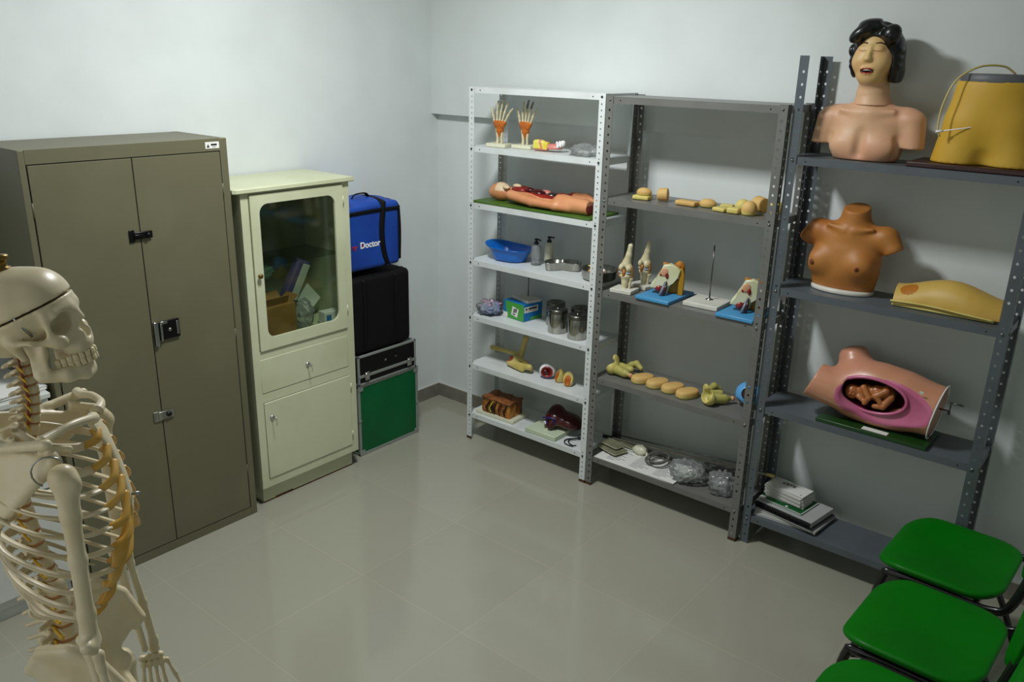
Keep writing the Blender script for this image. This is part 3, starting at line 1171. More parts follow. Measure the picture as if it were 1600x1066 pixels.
# chest
ST = [(.076, 0, 1.592), (.094, 0, 1.545), (.108, 0, 1.49), (.116, 0, 1.43), (.112, 0, 1.39), (.103, 0, 1.345)]
m = MB()
rings = []
for q, wd in zip(catmull(ST, 4), np.interp(np.linspace(0, 1, 21), [0, .12, .25, .6, .8, 1], [.024, .03, .017, .02, .017, .006])):
    ring = []
    for k in range(12):
        a = 2*PI*k/12
        ring.append(Vector((q.x+.005*math.sin(a), wd*math.cos(a), q.z+.001*math.sin(a))))
    rings.append(ring)
m.loft(rings)
stern = m.build('sternum', M_bone, sk)
m = MB()
m.cyl((.116, -.004, 1.44), (.135, -.004, 1.44), .003, n=8)
m.build('sternum_screw', M_steel, stern)
AW = [.055, .085, .105, .118, .126, .130, .132, .131, .126, .118, .106, .085]
BK = [-.045, -.065, -.08, -.088, -.092, -.094, -.094, -.092, -.09, -.086, -.08, -.072]
EX = [.062, .072, .082, .088, .09, .09, .088, .078, .062, .045, .01, -.03]
EY = [.038, .05, .06, .066, .072, .082, .092, .102, .108, .108, .104, .086]
DROP = [.03, .045, .055, .064, .072, .082, .092, .098, .1, .096, .07, .045]
SZ = np.interp(np.linspace(0, 1, 7), [0, 1], [1.578, 1.392])
def stx(z):
    return float(np.interp(z, [1.345, 1.39, 1.43, 1.49, 1.545, 1.592], [.103, .112, .116, .108, .094, .076]))
ends = {}
for s in (-1, 1):
    for i in range(12):
        z0 = float(zt[i])
        xs = spine_x(z0)
        a = AW[i]
        dz = DROP[i]
        pts = [(xs-.022, s*.02, z0+.004), (BK[i]+.012, s*a*.45, z0+.002-dz*.05), (BK[i]+.03, s*a*.8, z0-dz*.3), ((BK[i]+EX[i])*.5+.004, s*a, z0-dz*.7), (EX[i]*.7+BK[i]*.2+.012, s*(a*.55+EY[i]*.5), z0-dz*.95), (EX[i], s*EY[i], z0-dz*1.0)]
        if i > 9:
            pts = pts[:4]+[(EX[i]+.01, s*EY[i], z0-dz)]
        m = MB()
        m.tube([sp(q) for q in catmull(pts, 6)], [.006, .0075, .0082, .0085, .0084, .0078 if i < 10 else .004], 8, flat=.42, up=(0, s, .2))
        m.build('rib', M_bone, sk)
        ends[(s, i)] = (EX[i], s*EY[i], z0-dz)
    for i in range(10):
        e = Vector(sp(ends[(s, i)]))
        if i < 7:
            zz = float(SZ[i])
            g = Vector((stx(zz), s*.017, zz))
            mid = e.lerp(g, .45)+Vector((.012, s*.006, -.012 if i > 3 else 0))
        else:
            g = Vector(sp(ends[(s, i-1)])).lerp(Vector((.108, s*.022, 1.40)), .28 if i > 7 else .45)
            mid = e.lerp(g, .5)+Vector((.006, s*.004, -.008))
        m = MB()
        m.tube(catmull([e, mid, g], 6), [.0066, .0082 if i > 3 else .007, .0075], 8, flat=.6, up=(0, s, .2))
        m.build('costal_cartilage', M_cart, sk)
    # cartilage web of the costal margin
    A_ = [Vector(sp(ends[(s, i)])) for i in (5, 6, 7, 8, 9)]
    B_ = [Vector((.113, s*.018, 1.425)), Vector((.112, s*.019, 1.408)), Vector((.108, s*.024, 1.392)), Vector((.098, s*.04, 1.38)), Vector((.085, s*.06, 1.365))]
    def web(u, v, A_=A_, B_=B_, s=s):
        i = min(int(v*4), 3)
        t = v*4-i
        p = A_[i].lerp(A_[i+1], t)
        q = B_[i].lerp(B_[i+1], t)
        r = p.lerp(q, u)
        return r+Vector((.012, s*.008, -.006))*math.sin(PI*u)
    m = MB()
    m.sheet(web, 10, 16)
    solid(m.build('costal_margin', M_cart, sk), .006, 0)
# shoulder girdle and arms
for s in (-1, 1):
    m = MB()
    m.tube([sp(q) for q in catmull([(.079, s*.022, 1.598), (.082, s*.05, 1.606), (.062, s*.09, 1.61), (.04, s*.12, 1.606), (.026, s*.152, 1.604)], 6)], [.011, .0075, .0068, .0068, .0075, .009], 10)
    m.build('clavicle', M_bone, sk)
    f = F()
    G = (.036, s*.138, 1.562)
    SA = (-.088, s*.058, 1.60)
    IA = (-.072, s*.088, 1.442)
    for t in np.linspace(0, 1, 22):
        q = tuple(np.array(SA)*(1-t)+np.array(IA)*t)
        tgt = tuple(np.array(G)*(1-t*.35)+np.array((-.03, s*.12, 1.49))*t*.35)
        f.c(q, tgt, .0045, .0058, k=.008)
    f.c(SA, IA, .005, .006, k=.004)
    f.c(IA, G, .006, .008, k=.006)
    f.e(G, (.012, .012, .019), k=.008)
    f.c((-.082, s*.07, 1.572), (-.02, s*.118, 1.588), .005, .008, k=.008)
    f.c((-.02, s*.118, 1.588), (.034, s*.158, 1.600), .0085, .0095, k=.008)
    f.c((.02, s*.125, 1.585), (.058, s*.125, 1.578), .008, .0065, k=.008)
    ys = sorted((s*.03, s*.185))
    sdf_obj('shoulder_blade', f, (-.11, ys[0], 1.42), (.085, ys[1], 1.63), .0038, M_bone, sk, warp=shear)
    H = (.052, s*.166, 1.545)
    E_ = (.055, s*.18, 1.245)
    f = F()
    f.e((H[0], s*.168, H[2]), (.022, .021, .023), k=.008)
    f.e((.066, s*.178, 1.535), (.013, .012, .016), k=.008)
    f.path([(.055, s*.172, 1.53), (.056, s*.176, 1.48), (.056, s*.178, 1.40), (.056, s*.18, 1.30), E_], [.019, .0145, .013, .013, .016], .01)
    f.c((.055, s*.158, 1.25), (.055, s*.205, 1.25), .012, .012, k=.01)
    f.e((.058, s*.165, 1.238), (.012, .01, .012), k=.006)
    f.e((.058, s*.192, 1.238), (.012, .012, .012), k=.006)
    ys = sorted((s*.125, s*.225))
    hm = sdf_obj('upper_arm_bone', f, (.015, ys[0], 1.21), (.09, ys[1], 1.58), .004, M_bone, sk, warp=shear)
    m = MB()
    m.tube([(.03+.026*math.cos(a), s*.148-s*.0, 1.55+.026*math.sin(a)+SH*s*.148) for a in np.linspace(.6, 4.2, 10)], .0016, 6)
    m.build('shoulder_wire', M_steel, hm)
    # forearm
    W_ = (.085, s*.2, .975)
    f = F()
    f.path([(.066, s*.192, 1.225), (.068, s*.193, 1.2), (.08, s*.2, 1.1), (.09, s*.208, .995), (.09, s*.206, .975)], [.0105, .0075, .0078, .009, .012], .008)
    rad = sdf_obj('radius', f, (.04, min(s*.17, s*.235), .95), (.11, max(s*.17, s*.235), 1.25), .0035, M_bone, sk, warp=shear)
    f = F()
    f.path([(.042, s*.172, 1.248), (.052, s*.17, 1.215), (.062, s*.178, 1.1), (.074, s*.187, .985)], [.0105, .0105, .0075, .0065], .008)
    sdf_obj('ulna', f, (.02, min(s*.15, s*.21), .95), (.1, max(s*.15, s*.21), 1.28), .0035, M_bone, sk, warp=shear)
    # hand: carpals and five finger rays
    f = F()
    for k in range(4):
        f.e((.078+.012*(k-1.2), s*(.2+.002*k), .955), (.0085, .008, .0085), k=.002)
        f.e((.080+.012*(k-1.2), s*(.201+.002*k), .938), (.008, .008, .009), k=.002)
    rays = [(.112, .9, .052, .0), (.1, .935, .064, .1), (.088, .935, .066, .05), (.076, .935, .06, .0), (.064, .935, .05, -.05)]
    for k, (x0, z0, ln, tl) in enumerate(rays):
        ang = [.32, .1, .04, -.02, -.07][k]
        p = np.array([x0, s*.205, z0+.0 if k else .94])
        d = np.array([math.sin(ang), s*.05, -math.cos(ang)])
        segs = [ln, ln*.62, ln*.4, ln*.3] if k else [.042, .03, .024]
        for j, sl in enumerate(segs):
            d = np.array([math.sin(ang), -s*(.12*j), -math.cos(ang)])
            d /= np.linalg.norm(d)
            q = p+d*sl
            f.c(tuple(p), tuple(p+d*.3*sl), .0058-.0007*j, .0036, k=.003)
            f.c(tuple(p+d*.3*sl), tuple(q), .0036, .0054-.0007*j, k=.003)
            p = q+d*.003
    sdf_obj('hand', f, (.03, min(s*.14, s*.235), .76), (.2, max(s*.14, s*.235), .975), .0028, M_bone, sk, warp=shear)
    # leg down to the floor stand
    f = F()
    f.e((.042, s*.108, 1.025), (.021, .02, .021), k=.004)
    f.path([(.042, s*.115, 1.02), (.04, s*.15, .985), (.045, s*.145, .9), (.05, s*.12, .7), (.05, s*.105, .58)], [.014, .018, .015, .014, .022], .012)
    f.c((.05, s*.085, .565), (.05, s*.125, .565), .022, .022, k=.015)
    sdf_obj('thigh_bone', f, (0, min(s*.05, s*.19), .53), (.1, max(s*.05, s*.19), 1.055), .006, M_bone, sk, warp=shear)
    f = F()
    f.c((.05, s*.085, .525), (.05, s*.125, .525), .02, .02, k=.015)
    f.path([(.05, s*.1, .51), (.045, s*.1, .35), (.04, s*.1, .18)], [.016, .012, .014], .012)
    f.path([(.03, s*.135, .5), (.03, s*.132, .18)], [.008, .009], .01)
    f.e((.095, s*.105, .57), (.012, .02, .022), k=.004)
    f.c((.045, s*.1, .16), (.01, s*.1, .13), .02, .018, k=.015)
    f.c((.045, s*.1, .15), (.13, s*.11, .12), .016, .012, k=.015)
    f.c((.13, s*.09, .12), (.19, s*.1, .11), .009, .006, k=.01)
    f.c((.13, s*.11, .12), (.19, s*.12, .11), .009, .006, k=.01)
    sdf_obj('lower_leg_and_foot', f, (-.02, min(s*.06, s*.16), .095), (.21, max(s*.06, s*.16), .6), .006, M_bone, sk, warp=shear)
m = MB()
m.cyl((-.03, 0, .06), (-.03, 0, 1.1), .0125, n=16)
m.build('stand_pole', M_chrome, sk)
m = MB()
for k in range(5):
    a = R(72*k+36)
    m.tube([(-.03, 0, .075), (-.03+.3*math.cos(a), .3*math.sin(a), .06)], .014, 8)
m.cyl((-.03, 0, .055), (-.03, 0, .1), .03, n=16)
m.build('stand_base', M_blackm, sk)
for k in range(5):
    a = R(72*k+36)
    MB().cyl((-.03+.29*math.cos(a)-.012*math.sin(a), .29*math.sin(a)+.012*math.cos(a), .027), (-.03+.29*math.cos(a)+.012*math.sin(a), .29*math.sin(a)-.012*math.cos(a), .027), .027, n=16).build('caster', M_blackm, sk)
# ---------------------------------------------------------------- things on the white rack
from mathutils import noise as NZ
M_ivory = mat('ivory_model', (214, 206, 170), .4, col2=(200, 188, 144), scale=20)
M_orange = mat('orange_ligament', (190, 104, 24), .45, col2=(160, 78, 16), scale=30)
M_cbase = mat('cream_base', (214, 214, 188), .4)
M_wbase = mat('white_base', (214, 213, 202), .35, col2=(204, 202, 190), scale=10)
M_skin = mat('model_skin', (214, 150, 104), .4, col2=(204, 132, 88), scale=10, sss=.04)
M_skinp = mat('pale_skull', (220, 196, 160), .45)
M_redm = mat('deep_red', (120, 24, 18), .35, col2=(150, 40, 28), scale=25)
M_redd = mat('dark_maroon', (74, 14, 16), .25, col2=(56, 10, 14), scale=14)
M_pink = mat('pink_tissue', (206, 130, 118), .4)
M_ygreen = mat('board_green', (72, 108, 30), .5, col2=(62, 96, 24), scale=12)
M_yel = mat('fat_yellow', (214, 200, 52), .45, col2=(226, 216, 110), scale=26)
M_blue = mat('blue_plastic', (0, 104, 196), .3, spec=.5)
def film(name, col, k=.25, diff=.12, rough=.08):
    """clear plastic film: see-through, glossier at grazing angles"""
    m = bpy.data.materials.new(name)
    m.use_nodes = True
    nt = m.node_tree
    for n in list(nt.nodes):
        if n.type != 'OUTPUT_MATERIAL':
            nt.nodes.remove(n)
    out = nt.nodes['Material Output']
    t = nt.nodes.new('ShaderNodeBsdfTransparent')
    t.inputs['Color'].default_value = lin((244, 246, 246))
    g = nt.nodes.new('ShaderNodeBsdfGlossy')
    g.inputs['Roughness'].default_value = rough
    d = nt.nodes.new('ShaderNodeBsdfDiffuse')
    d.inputs['Color'].default_value = lin(col)
    lw = nt.nodes.new('ShaderNodeLayerWeight')
    lw.inputs['Blend'].default_value = k
    x = nt.nodes.new('ShaderNodeMixShader')
    nt.links.new(lw.outputs['Fresnel'], x.inputs['Fac'])
    nt.links.new(t.outputs[0], x.inputs[1])
    nt.links.new(g.outputs[0], x.inputs[2])
    y = nt.nodes.new('ShaderNodeMixShader')
    y.inputs['Fac'].default_value = diff
    nt.links.new(x.outputs[0], y.inputs[1])
    nt.links.new(d.outputs[0], y.inputs[2])
    nt.links.new(y.outputs[0], out.inputs['Surface'])
    return m
M_clear = film('clear_plastic', (232, 236, 236), .3, .15)
M_bagc = film('clear_film', (230, 234, 234), .36, .16)
M_blk = mat('black_plastic', (18, 18, 19), .35)
M_tin = mat('stainless', (176, 174, 166), .22, 1.0, col2=(150, 148, 140), scale=40, stretch=(1, 1, .05))
M_tind = mat('stainless_dark', (120, 118, 112), .3, 1.0)

def crumple(c, rad, seed, amp=.35, n=26, flat=True, zmin=0.0):
    """a crumpled closed bag resting on z = zmin"""
    m = MB()
    vs = []
    off = Vector((seed*7.3, seed*3.1, seed*1.7))
    def fn(u, v):
        th, ph = 2*PI*u, PI*(v*.998+.001)
        d = Vector((math.sin(ph)*math.cos(th), math.sin(ph)*math.sin(th), -math.cos(ph)))
        k = 1+amp*(abs(NZ.noise(d*2.2+off))*1.4-.35)+amp*.42*abs(NZ.noise(d*4.5+off*2))+amp*.12*abs(NZ.noise(d*10+off))
        p = Vector((c[0]+d.x*rad[0]*k, c[1]+d.y*rad[1]*k, c[2]+d.z*rad[2]*k))
        p.z = max(p.z, zmin+.0006+.003*abs(NZ.noise(d*9+off)))
        return p
    m.sheet(fn, n*2, n)
    bmesh.ops.remove_doubles(m.bm, verts=m.bm.verts[:], dist=1e-5)
    return m

def hand_model(loc, rz, label, lean, dark):
    t = thing('hand_skeleton_model', label, 'anatomical model', loc, rz, 'hand models on the top shelf')
    MB().bx(-.062, .062, -.042, .042, 0, .019, 0, .003).build('base', M_cbase, t)
    f = F()
    f.path([(-.014, 0, .018), (-.013, 0, .05), (-.016, 0, .088)], [.0085, .0075, .011], .004)
    f.path([(.013, 0, .018), (.012, 0, .05), (.014, 0, .086)], [.0065, .006, .0085], .004)
    sdf_obj('forearm_bones', f, (-.04, -.02, .01), (.04, .02, .11), .003, M_ivory, t)
    f = F()
    f.e((-.002, 0, .112), (.034, .017, .02), k=.01)
    f.e((0, 0, .085), (.024, .015, .016), k=.012)
    f.c((0, -.004, .07), (0, -.006, .055), .009, .005, k=.01)
    f.c((-.03, 0, .128), (.03, 0, .126), .011, .011, k=.01)
    sdf_obj('ligament', f, (-.055, -.03, .04), (.055, .03, .15), .003, M_orange, t)
    fingers = [(-.036, .115, -.12, -.01), (-.019, .15, .08, .014), (-.003, .162, .2, .03), (.013, .158, .32, .042), (.03, .132, .5, .05)]
    for k, (x0, ln, a, bend) in enumerate(fingers):
        a = a*lean
        f = F()
        z = .13
        p = np.array([x0, 0, z])
        tot = ln-.045
        seg = [.46, .28, .26]
        for j, s in enumerate(seg):
            aj = a-.1+j*.16*(1 if k else .3)
            d = np.array([math.sin(aj), -.12*j, math.cos(aj)])
            d /= np.linalg.norm(d)
            q = p+d*tot*s
            f.c(tuple(p), tuple(p+d*tot*s*.4), .0075-.0007*j, .0048, k=.002)
            f.c(tuple(p+d*tot*s*.4), tuple(q), .0048, .0070-.0011*j, k=.002)
            p = q+d*.002
        sdf_obj('finger', f, (-.08, -.05, .115), (.1, .02, .31), .0026, [M_ivory, M_tind], t, zone=(lambda c: c[:, 2] > .205) if dark and k in (2, 3) else None)
    return t
hand_model((.764, -.305, 1.743), R(6), 'skeletal hand model with orange wrist ligament, nearest the room corner', 1.25, False)
hand_model((.902, -.258, 1.743), R(4), 'skeletal hand model with darkened fingertips, beside the yellow jaw section', 1.0, True)

# jaw and tongue section
t = thing('jaw_section_model', 'small cut-away jaw model in yellow and pink with a white row of teeth', 'anatomical model', (1.09, -.285, 1.743), R(14))
f = F()
f.b((-.05, 0, .03), (.042, .02, .022), (0, 6, 0), .008, .008)
f.e((-.06, .0, .045), (.03, .018, .014), k=.008)
f.c((-.085, 0, .012), (-.03, 0, .009), .009, .008, k=.008)
sdf_obj('fatty_section', f, (-.11, -.035, -.004), (.01, .035, .075), .003, [M_yel, M_pink, M_redm], t, zone=lambda c: np.where(c[:, 2] < .014, 1, np.where(np.abs(c[:, 0]+.045+.3*(c[:, 2]-.03)) < .006, 1, 0)))
f = F()
f.e((.022, 0, .022), (.046, .028, .02), k=.01)
f.c((-.02, 0, .04), (-.015, 0, .004), .012, .008, k=.01)
f.e((.03, -.004, .002), (.05, .03, .012), op=-1, k=.008)
sdf_obj('palate', f, (-.045, -.045, -.002), (.085, .045, .06), .003, M_pink, t)
m = MB()
for k in range(9):
    a = R(-70+k*17)
    m.ell((.012+.062*math.cos(a*.95+.3), .0+.036*math.sin(a*.9+.3), .034+.012*math.sin(k*.35)), (.0078, .0072, .013), None, 0, 7)
m.build('teeth', M_wht, t)
tag(crumple((1.315, -.29, 1.765), (.075, .06, .036), 3, .5, 22, zmin=1.743).build('plastic_bag', M_bagc), 'crumpled clear plastic bag on the top shelf beside the jaw model', 'plastic bag')

# lying torso figure on green board
t = thing('lying_body_model', 'half-size flesh coloured body model lying opened on a green board', 'anatomical model', (0, 0, 1.436))
MB().bx(.628, 1.415, -.372, -.098, 0, .011, 0, .003).build('board', M_ygreen, t)
f = F()
f.e((.745, -.26, .062), (.062, .046, .05), k=.015)
f.e((.70, -.26, .055), (.03, .038, .036), k=.015)
f.c((.79, -.25, .055), (.84, -.245, .055), .03, .036, k=.02)
f.e((.95, -.235, .05), (.13, .095, .045), k=.03)
f.e((1.1, -.235, .045), (.1, .08, .04), k=.03)
f.c((.86, -.315, .06), (1.02, -.335, .045), .028, .024, k=.015)
f.c((1.02, -.335, .045), (1.17, -.335, .04), .024, .02, k=.01)
f.c((1.17, -.335, .04), (1.25, -.325, .036), .02, .014, k=.015)
f.c((.88, -.16, .055), (1.1, -.15, .055), .026, .022, k=.02)
f.c((1.1, -.15, .055), (1.27, -.19, .085), .022, .016, k=.015)
f.c((1.27, -.19, .085), (1.33, -.22, .07), .014, .009, k=.008)
f.c((1.18, -.29, .052), (1.36, -.30, .05), .048, .036, k=.02)
f.c((1.18, -.18, .05), (1.36, -.175, .05), .046, .034, k=.02)
f.e((.97, -.235, .105), (.135, .062, .035), k=.01, op=-1)
f.e((1.13, -.235, .098), (.06, .05, .028), k=.01, op=-1)
f.plane((1.372, 0, 0), (1, 0, .1))
f.plane((0, 0, .011), (0, 0, -1))
def bz(c):
    z = np.zeros(len(c))
    z[(c[:, 2] > .05) & (np.abs(c[:, 1]+.235) < .066) & (c[:, 0] > .84) & (c[:, 0] < 1.19)] = 1
    z[(c[:, 0] < .79) & (c[:, 0] > .735) & (c[:, 2] > .07)] = 2
    z[(c[:, 0] > 1.366)] = 1
    return z
sdf_obj('body', f, (.66, -.375, .005), (1.39, -.11, .13), .0045, [M_skin, M_redm, M_skinp], t, zone=bz)
m = MB()
m.ell((.80, -.285, .092), (.03, .018, .012), (0, 0, -20), 0, 8)
m.build('skull_bone', M_skinp, t)
def organ(nm, c, r, mt, rr=None):
    MB().ell(c, r, rr, 0, 9).build(nm, mt, t)
organ('lung', (.87, -.26, .082), (.05, .024, .018), M_redm)
organ('lung', (.87, -.21, .082), (.05, .024, .018), M_redm)
organ('heart', (.93, -.24, .085), (.026, .02, .016), M_redd)
organ('throat', (.845, -.245, .1), (.028, .016, .012), M_skinp)
organ('liver', (1.0, -.255, .08), (.045, .035, .018), M_redd)
organ('stomach', (1.02, -.215, .08), (.035, .025, .016), M_pink)
organ('intestine', (1.085, -.24, .076), (.03, .036, .016), M_tind)
organ('intestine', (1.14, -.235, .078), (.03, .034, .016), M_redm)

# blue basin
t = thing('blue_basin', 'bright blue plastic bedpan with a flared rim', 'basin', (.80, -.235, 1.113), R(6))
def basin_ring(s, z, lift):
    o = []
    for x, y in rrect(.255, .19, .085, 8):
        k = 1.0
        xx = x*s
        if x < 0:
            xx *= 1+.14*(z/.08)
        zz = z+lift*max(0, -x/.13)**2*.018-lift*max(0, x/.13)*.006
        o.append(Vector((xx, y*s*(1-.12*(x > 0)*x/.13), zz)))
    return o
m = MB()
m.loft([basin_ring(.55, .0005, 0), basin_ring(.72, .004, 0), basin_ring(.80, .03, .2), basin_ring(.92, .06, .7), basin_ring(1.02, .078, 1), basin_ring(1.05, .079, 1), basin_ring(1.05, .074, 1), basin_ring(1.0, .073, 1)], 0, True, False)
m.loft([basin_ring(1.0, .073, 1), basin_ring(.89, .058, .7), basin_ring(.77, .03, .2), basin_ring(.68, .008, 0), basin_ring(.01, .006, 0)], 0, False, True)
bmesh.ops.remove_doubles(m.bm, verts=m.bm.verts[:], dist=1e-6)
m.build('bowl', M_blue, t)

# two bottles
def bottle(loc, label, mt, r, h, rz):
    t = thing('pump_bottle', label, 'bottle', loc, rz, 'bottles beside the blue basin')
    MB().lathe([(.001, .001), (r*.9, .001), (r, .006), (r, h*.72), (r*.85, h*.82), (r*.42, h*.88), (r*.42, h*.93)], (0, 0, 0), 24).build('bottle', mt, t)
    m = MB()
    m.lathe([(r*.48, h*.9), (r*.5, h*1.0), (r*.25, h*1.01), (r*.2, h*1.07), (r*.42, h*1.08), (r*.42, h*1.14), (.001, h*1.15)], (0, 0, 0), 18)
    m.tube([(0, 0, h*1.11), (r*.9, 0, h*1.11), (r*1.1, 0, h*1.07)], r*.16, 8)
    m.build('pump', M_blk, t)
bottle((.972, -.222, 1.113), 'clear plastic pump bottle with a black top next to the blue basin', M_clear, .028, .128, 0)
bottle((1.01, -.155, 1.113), 'pale gray pump bottle with a black top behind the clear bottle', M_cbase, .026, .135, .5)

# steel dishes
t = thing('kidney_dish', 'shallow stainless kidney dish with thin upright walls', 'dish', (1.145, -.205, 1.113), R(35))
def kid(s, z):
    o = []
    for k in range(48):
        a = 2*PI*k/48
        r = .075*(1+.28*math.cos(2*a)-.14*math.cos(4*a))
        x = r*math.cos(a)*1.15
        y = r*math.sin(a)*.95
        y += .030*(1-(x/.1)**2)*1.0
        if math.sin(a) < 0:
            y += .012
        o.append(Vector((x*s, (y-.02)*s, z)))
    return o
m = MB()
m.loft([kid(.01, .001), kid(.9, .001), kid(.96, .006), kid(1.0, .04), kid(1.035, .041), kid(1.03, .043), kid(.985, .042), kid(.94, .007), kid(.88, .003), kid(.01, .003)], 0, True, True)
m.build('dish', M_tin, t)
t = thing('round_basin', 'round stainless basin at the right end of the shelf, holding a small model', 'basin', (1.405, -.24, 1.113))
MB().lathe([(.001, .001), (.078, .001), (.088, .01), (.094, .052), (.099, .054), (.097, .057), (.091, .055), (.085, .012), (.076, .004), (.001, .004)], (0, 0, 0), 40).build('bowl', M_tin, t)
t = thing('small_organ_model', 'little yellow and brown organ model lying in the round steel basin', 'anatomical model', (1.385, -.265, 1.1175))
f = F()
f.e((0, 0, .028), (.032, .028, .026), k=.01)
f.e((.04, .025, .022), (.022, .02, .02), k=.01)
sdf_obj('body', f, (-.04, -.04, -.002), (.07, .06, .06), .003, M_skin, t)
m = MB()
for a in (20, 80, 150, 220, 300):
    m.tube(catmull([(0, 0, .05), (.014*math.cos(R(a)), .012*math.sin(R(a)), .064), (.03*math.cos(R(a)), .024*math.sin(R(a)), .066+.008*math.sin(a))], 4), [.008, .006, .003], 8)
m.build('yellow_fringe', M_yel, t)

# next shelf: bag of cloths, carton, stand, canisters
t = thing('bag_of_cloths', 'clear bag holding pink and gray-blue cloths at the left end', 'plastic bag', (.694, -.285, .785))
crumple((-.01, .02, .052), (.06, .05, .02), 5, .5, 16, zmin=.02).build('pink_cloth', mat('pink_cloth', (206, 146, 186), .8), t)
crumple((.015, -.005, .035), (.06, .055, .03), 8, .5, 20, zmin=.002).build('blue_cloth', mat('grayblue_cloth', (120, 132, 160), .8), t)
crumple((-.006, 0, .04), (.072, .068, .04), 11, .4, 24, zmin=0).build('film', M_bagc, t)
t = thing('glove_carton', 'green and blue cardboard carton with white stickers', 'box', (.872, -.2, .785), R(-6))
M_cgreen = mat('carton_green', (70, 156, 60), .5)
M_cblue = mat('carton_blue', (0, 104, 168), .5, col2=(0, 120, 190), scale=6)
m = MB()
m.bx(-.082, .082, -.075, .075, 0, .1, 0, .0015)
m.build('carton', [M_cblue], t)
m = MB()
m.prism([(-.05, .002), (.0815, .002), (.0815, .098), (-.068, .098)], .0752, .0757, 0, M=Matrix(((1, 0, 0, 0), (0, 0, -1, 0), (0, 1, 0, 0), (0, 0, 0, 1))))
m.build('green_panel', M_cgreen, t)
m = MB()
m.bx(.0822, .0827, -.02, .074, .003, .02)
m.build('green_strip', M_cgreen, t)
m = MB()
m.bx(.0822, .083, -.072, .04, .05, .084, 0, .0003, 1)
lb = m.build('sticker', M_paper, t)
m = MB()
m.raw([(.0834, -.064, .076), (.0834, -.044, .076), (.0834, -.054, .06)], [(0, 1, 2)], 0, False)
m.bx(.083, .0834, -.038, .03, .066, .077)
m.bx(.083, .0834, -.038, .03, .058, .061, 1)
m.build('print', [M_ink, M_red], lb)
m = MB()
m.box((.012, -.0764, .045), (.05, .0008, .052), (0, 12, 0))
lb = m.build('sticker', M_paper, t)
m = MB()
for k in range(7):
    m.box((.001+k*.0045, -.0771, .05+.001*k), (.0016+.001*(k % 3), .0006, .026), (0, 12, 0))
m.box((.006, -.0771, .03), (.02, .0006, .006), (0, 12, 0))
m.build('print', M_ink, lb)
m = MB()
m.box((-.064, -.0763, .016), (.034, .0008, .03))
m.build('sticker', M_paper, t)
t = thing('rod_stand', 'white stand plate with an upright rod, lying on the green and blue carton', 'stand', (.885, -.185, .8857), R(-14))
MB().bx(-.075, .075, -.05, .05, 0, .017, 0, .003).build('plate', M_wbase, t)
MB().cyl((-.01, .02, .016), (-.01, .02, .155), .0032, n=10).build('rod', M_tind, t)
def canister(loc, label):
    t = thing('canister', label, 'canister', loc, 0, 'stainless canisters')
    MB().lathe([(.001, 0), (.050, 0), (.052, .003), (.052, .118), (.051, .12), (.001, .12)], (0, 0, 0), 32).build('can', M_tin, t)
    MB().lathe([(.0532, .108), (.0537, .109), (.0537, .126), (.050, .132), (.036, .134), (.031, .130), (.007, .130), (.007, .136), (.001, .137)], (0, 0, 0), 32).build('lid', M_tind, t)
    return t
cn = canister((1.182, -.284, .785), 'steel canister in front, immediately right of the carton')
dup(cn, (1.325, -.30, .785), .3, 'steel canister at the front right, against the rack post', 'stainless canisters')
dup(cn, (1.095, -.185, .785), .7, 'steel canister behind, closest to the carton', 'stainless canisters')
dup(cn, (1.262, -.18, .785), 1.1, 'steel canister behind, at the right next to the post', 'stainless canisters')

# elbow joint, eye, kidney halves
M_ybone = mat('yellow_bone', (206, 190, 116), .4, col2=(190, 172, 92), scale=16)
M_rust2 = mat('muscle_brown', (142, 66, 44), .45)
t = thing('elbow_joint_model', 'yellowed plastic elbow joint with several bone stumps, standing and lying', 'anatomical model', (.87, -.22, .487))
f = F()
f.path([(-.2, .03, .042), (-.1, .03, .045), (-.02, .02, .05)], [.013, .011, .014], .008)
f.path([(.0, .02, .05), (.0, .03, .09), (.012, .035, .135)], [.013, .012, .014], .01)
f.e((.012, .035, .14), (.018, .013, .012), k=.01)
f.e((-.02, -.01, .03), (.032, .026, .026), k=.014)
f.path([(-.01, -.03, .022), (.05, -.05, .025), (.11, -.055, .035)], [.018, .015, .015], .01)
f.path([(.0, 0, .04), (.05, -.01, .03), (.10, -.03, .014)], [.012, .010, .011], .01)
f.c((-.03, -.04, .02), (.07, -.06, .015), .014, .013, k=.01)
f.plane((0, 0, .001), (0, 0, -1))
sdf_obj('bones', f, (-.22, -.09, -.004), (.14, .06, .165), .0034, [M_ybone, M_rust2], t, zone=lambda c: (np.linalg.norm((c-np.array([-.03, -.03, .035]))/np.array([.022, .02, .02]), axis=1) < 1.0))
t = thing('heart_section_model', 'small round red, white and blue section model between the elbow and the bean halves', 'anatomical model', (1.112, -.262, .487), R(28))
f = F()
f.e((0, 0, .03), (.034, .026, .03), k=.01)
f.e((0, -.024, .03), (.022, .014, .02), k=.004, op=-1)
sdf_obj('shell', f, (-.05, -.045, -.004), (.05, .045, .07), .0028, [M_wht, M_redm, M_cblue], t, zone=lambda c: np.where((c[:, 1] < -.008) & (np.hypot(c[:, 0], c[:, 2]-.03) < .025), 1, np.where(c[:, 2] < .014, 2, 0)))
MB().ell((-.004, -.013, .03), (.016, .008, .01), (0, 25, 0), 0, 8).build('valve', M_redd, t)
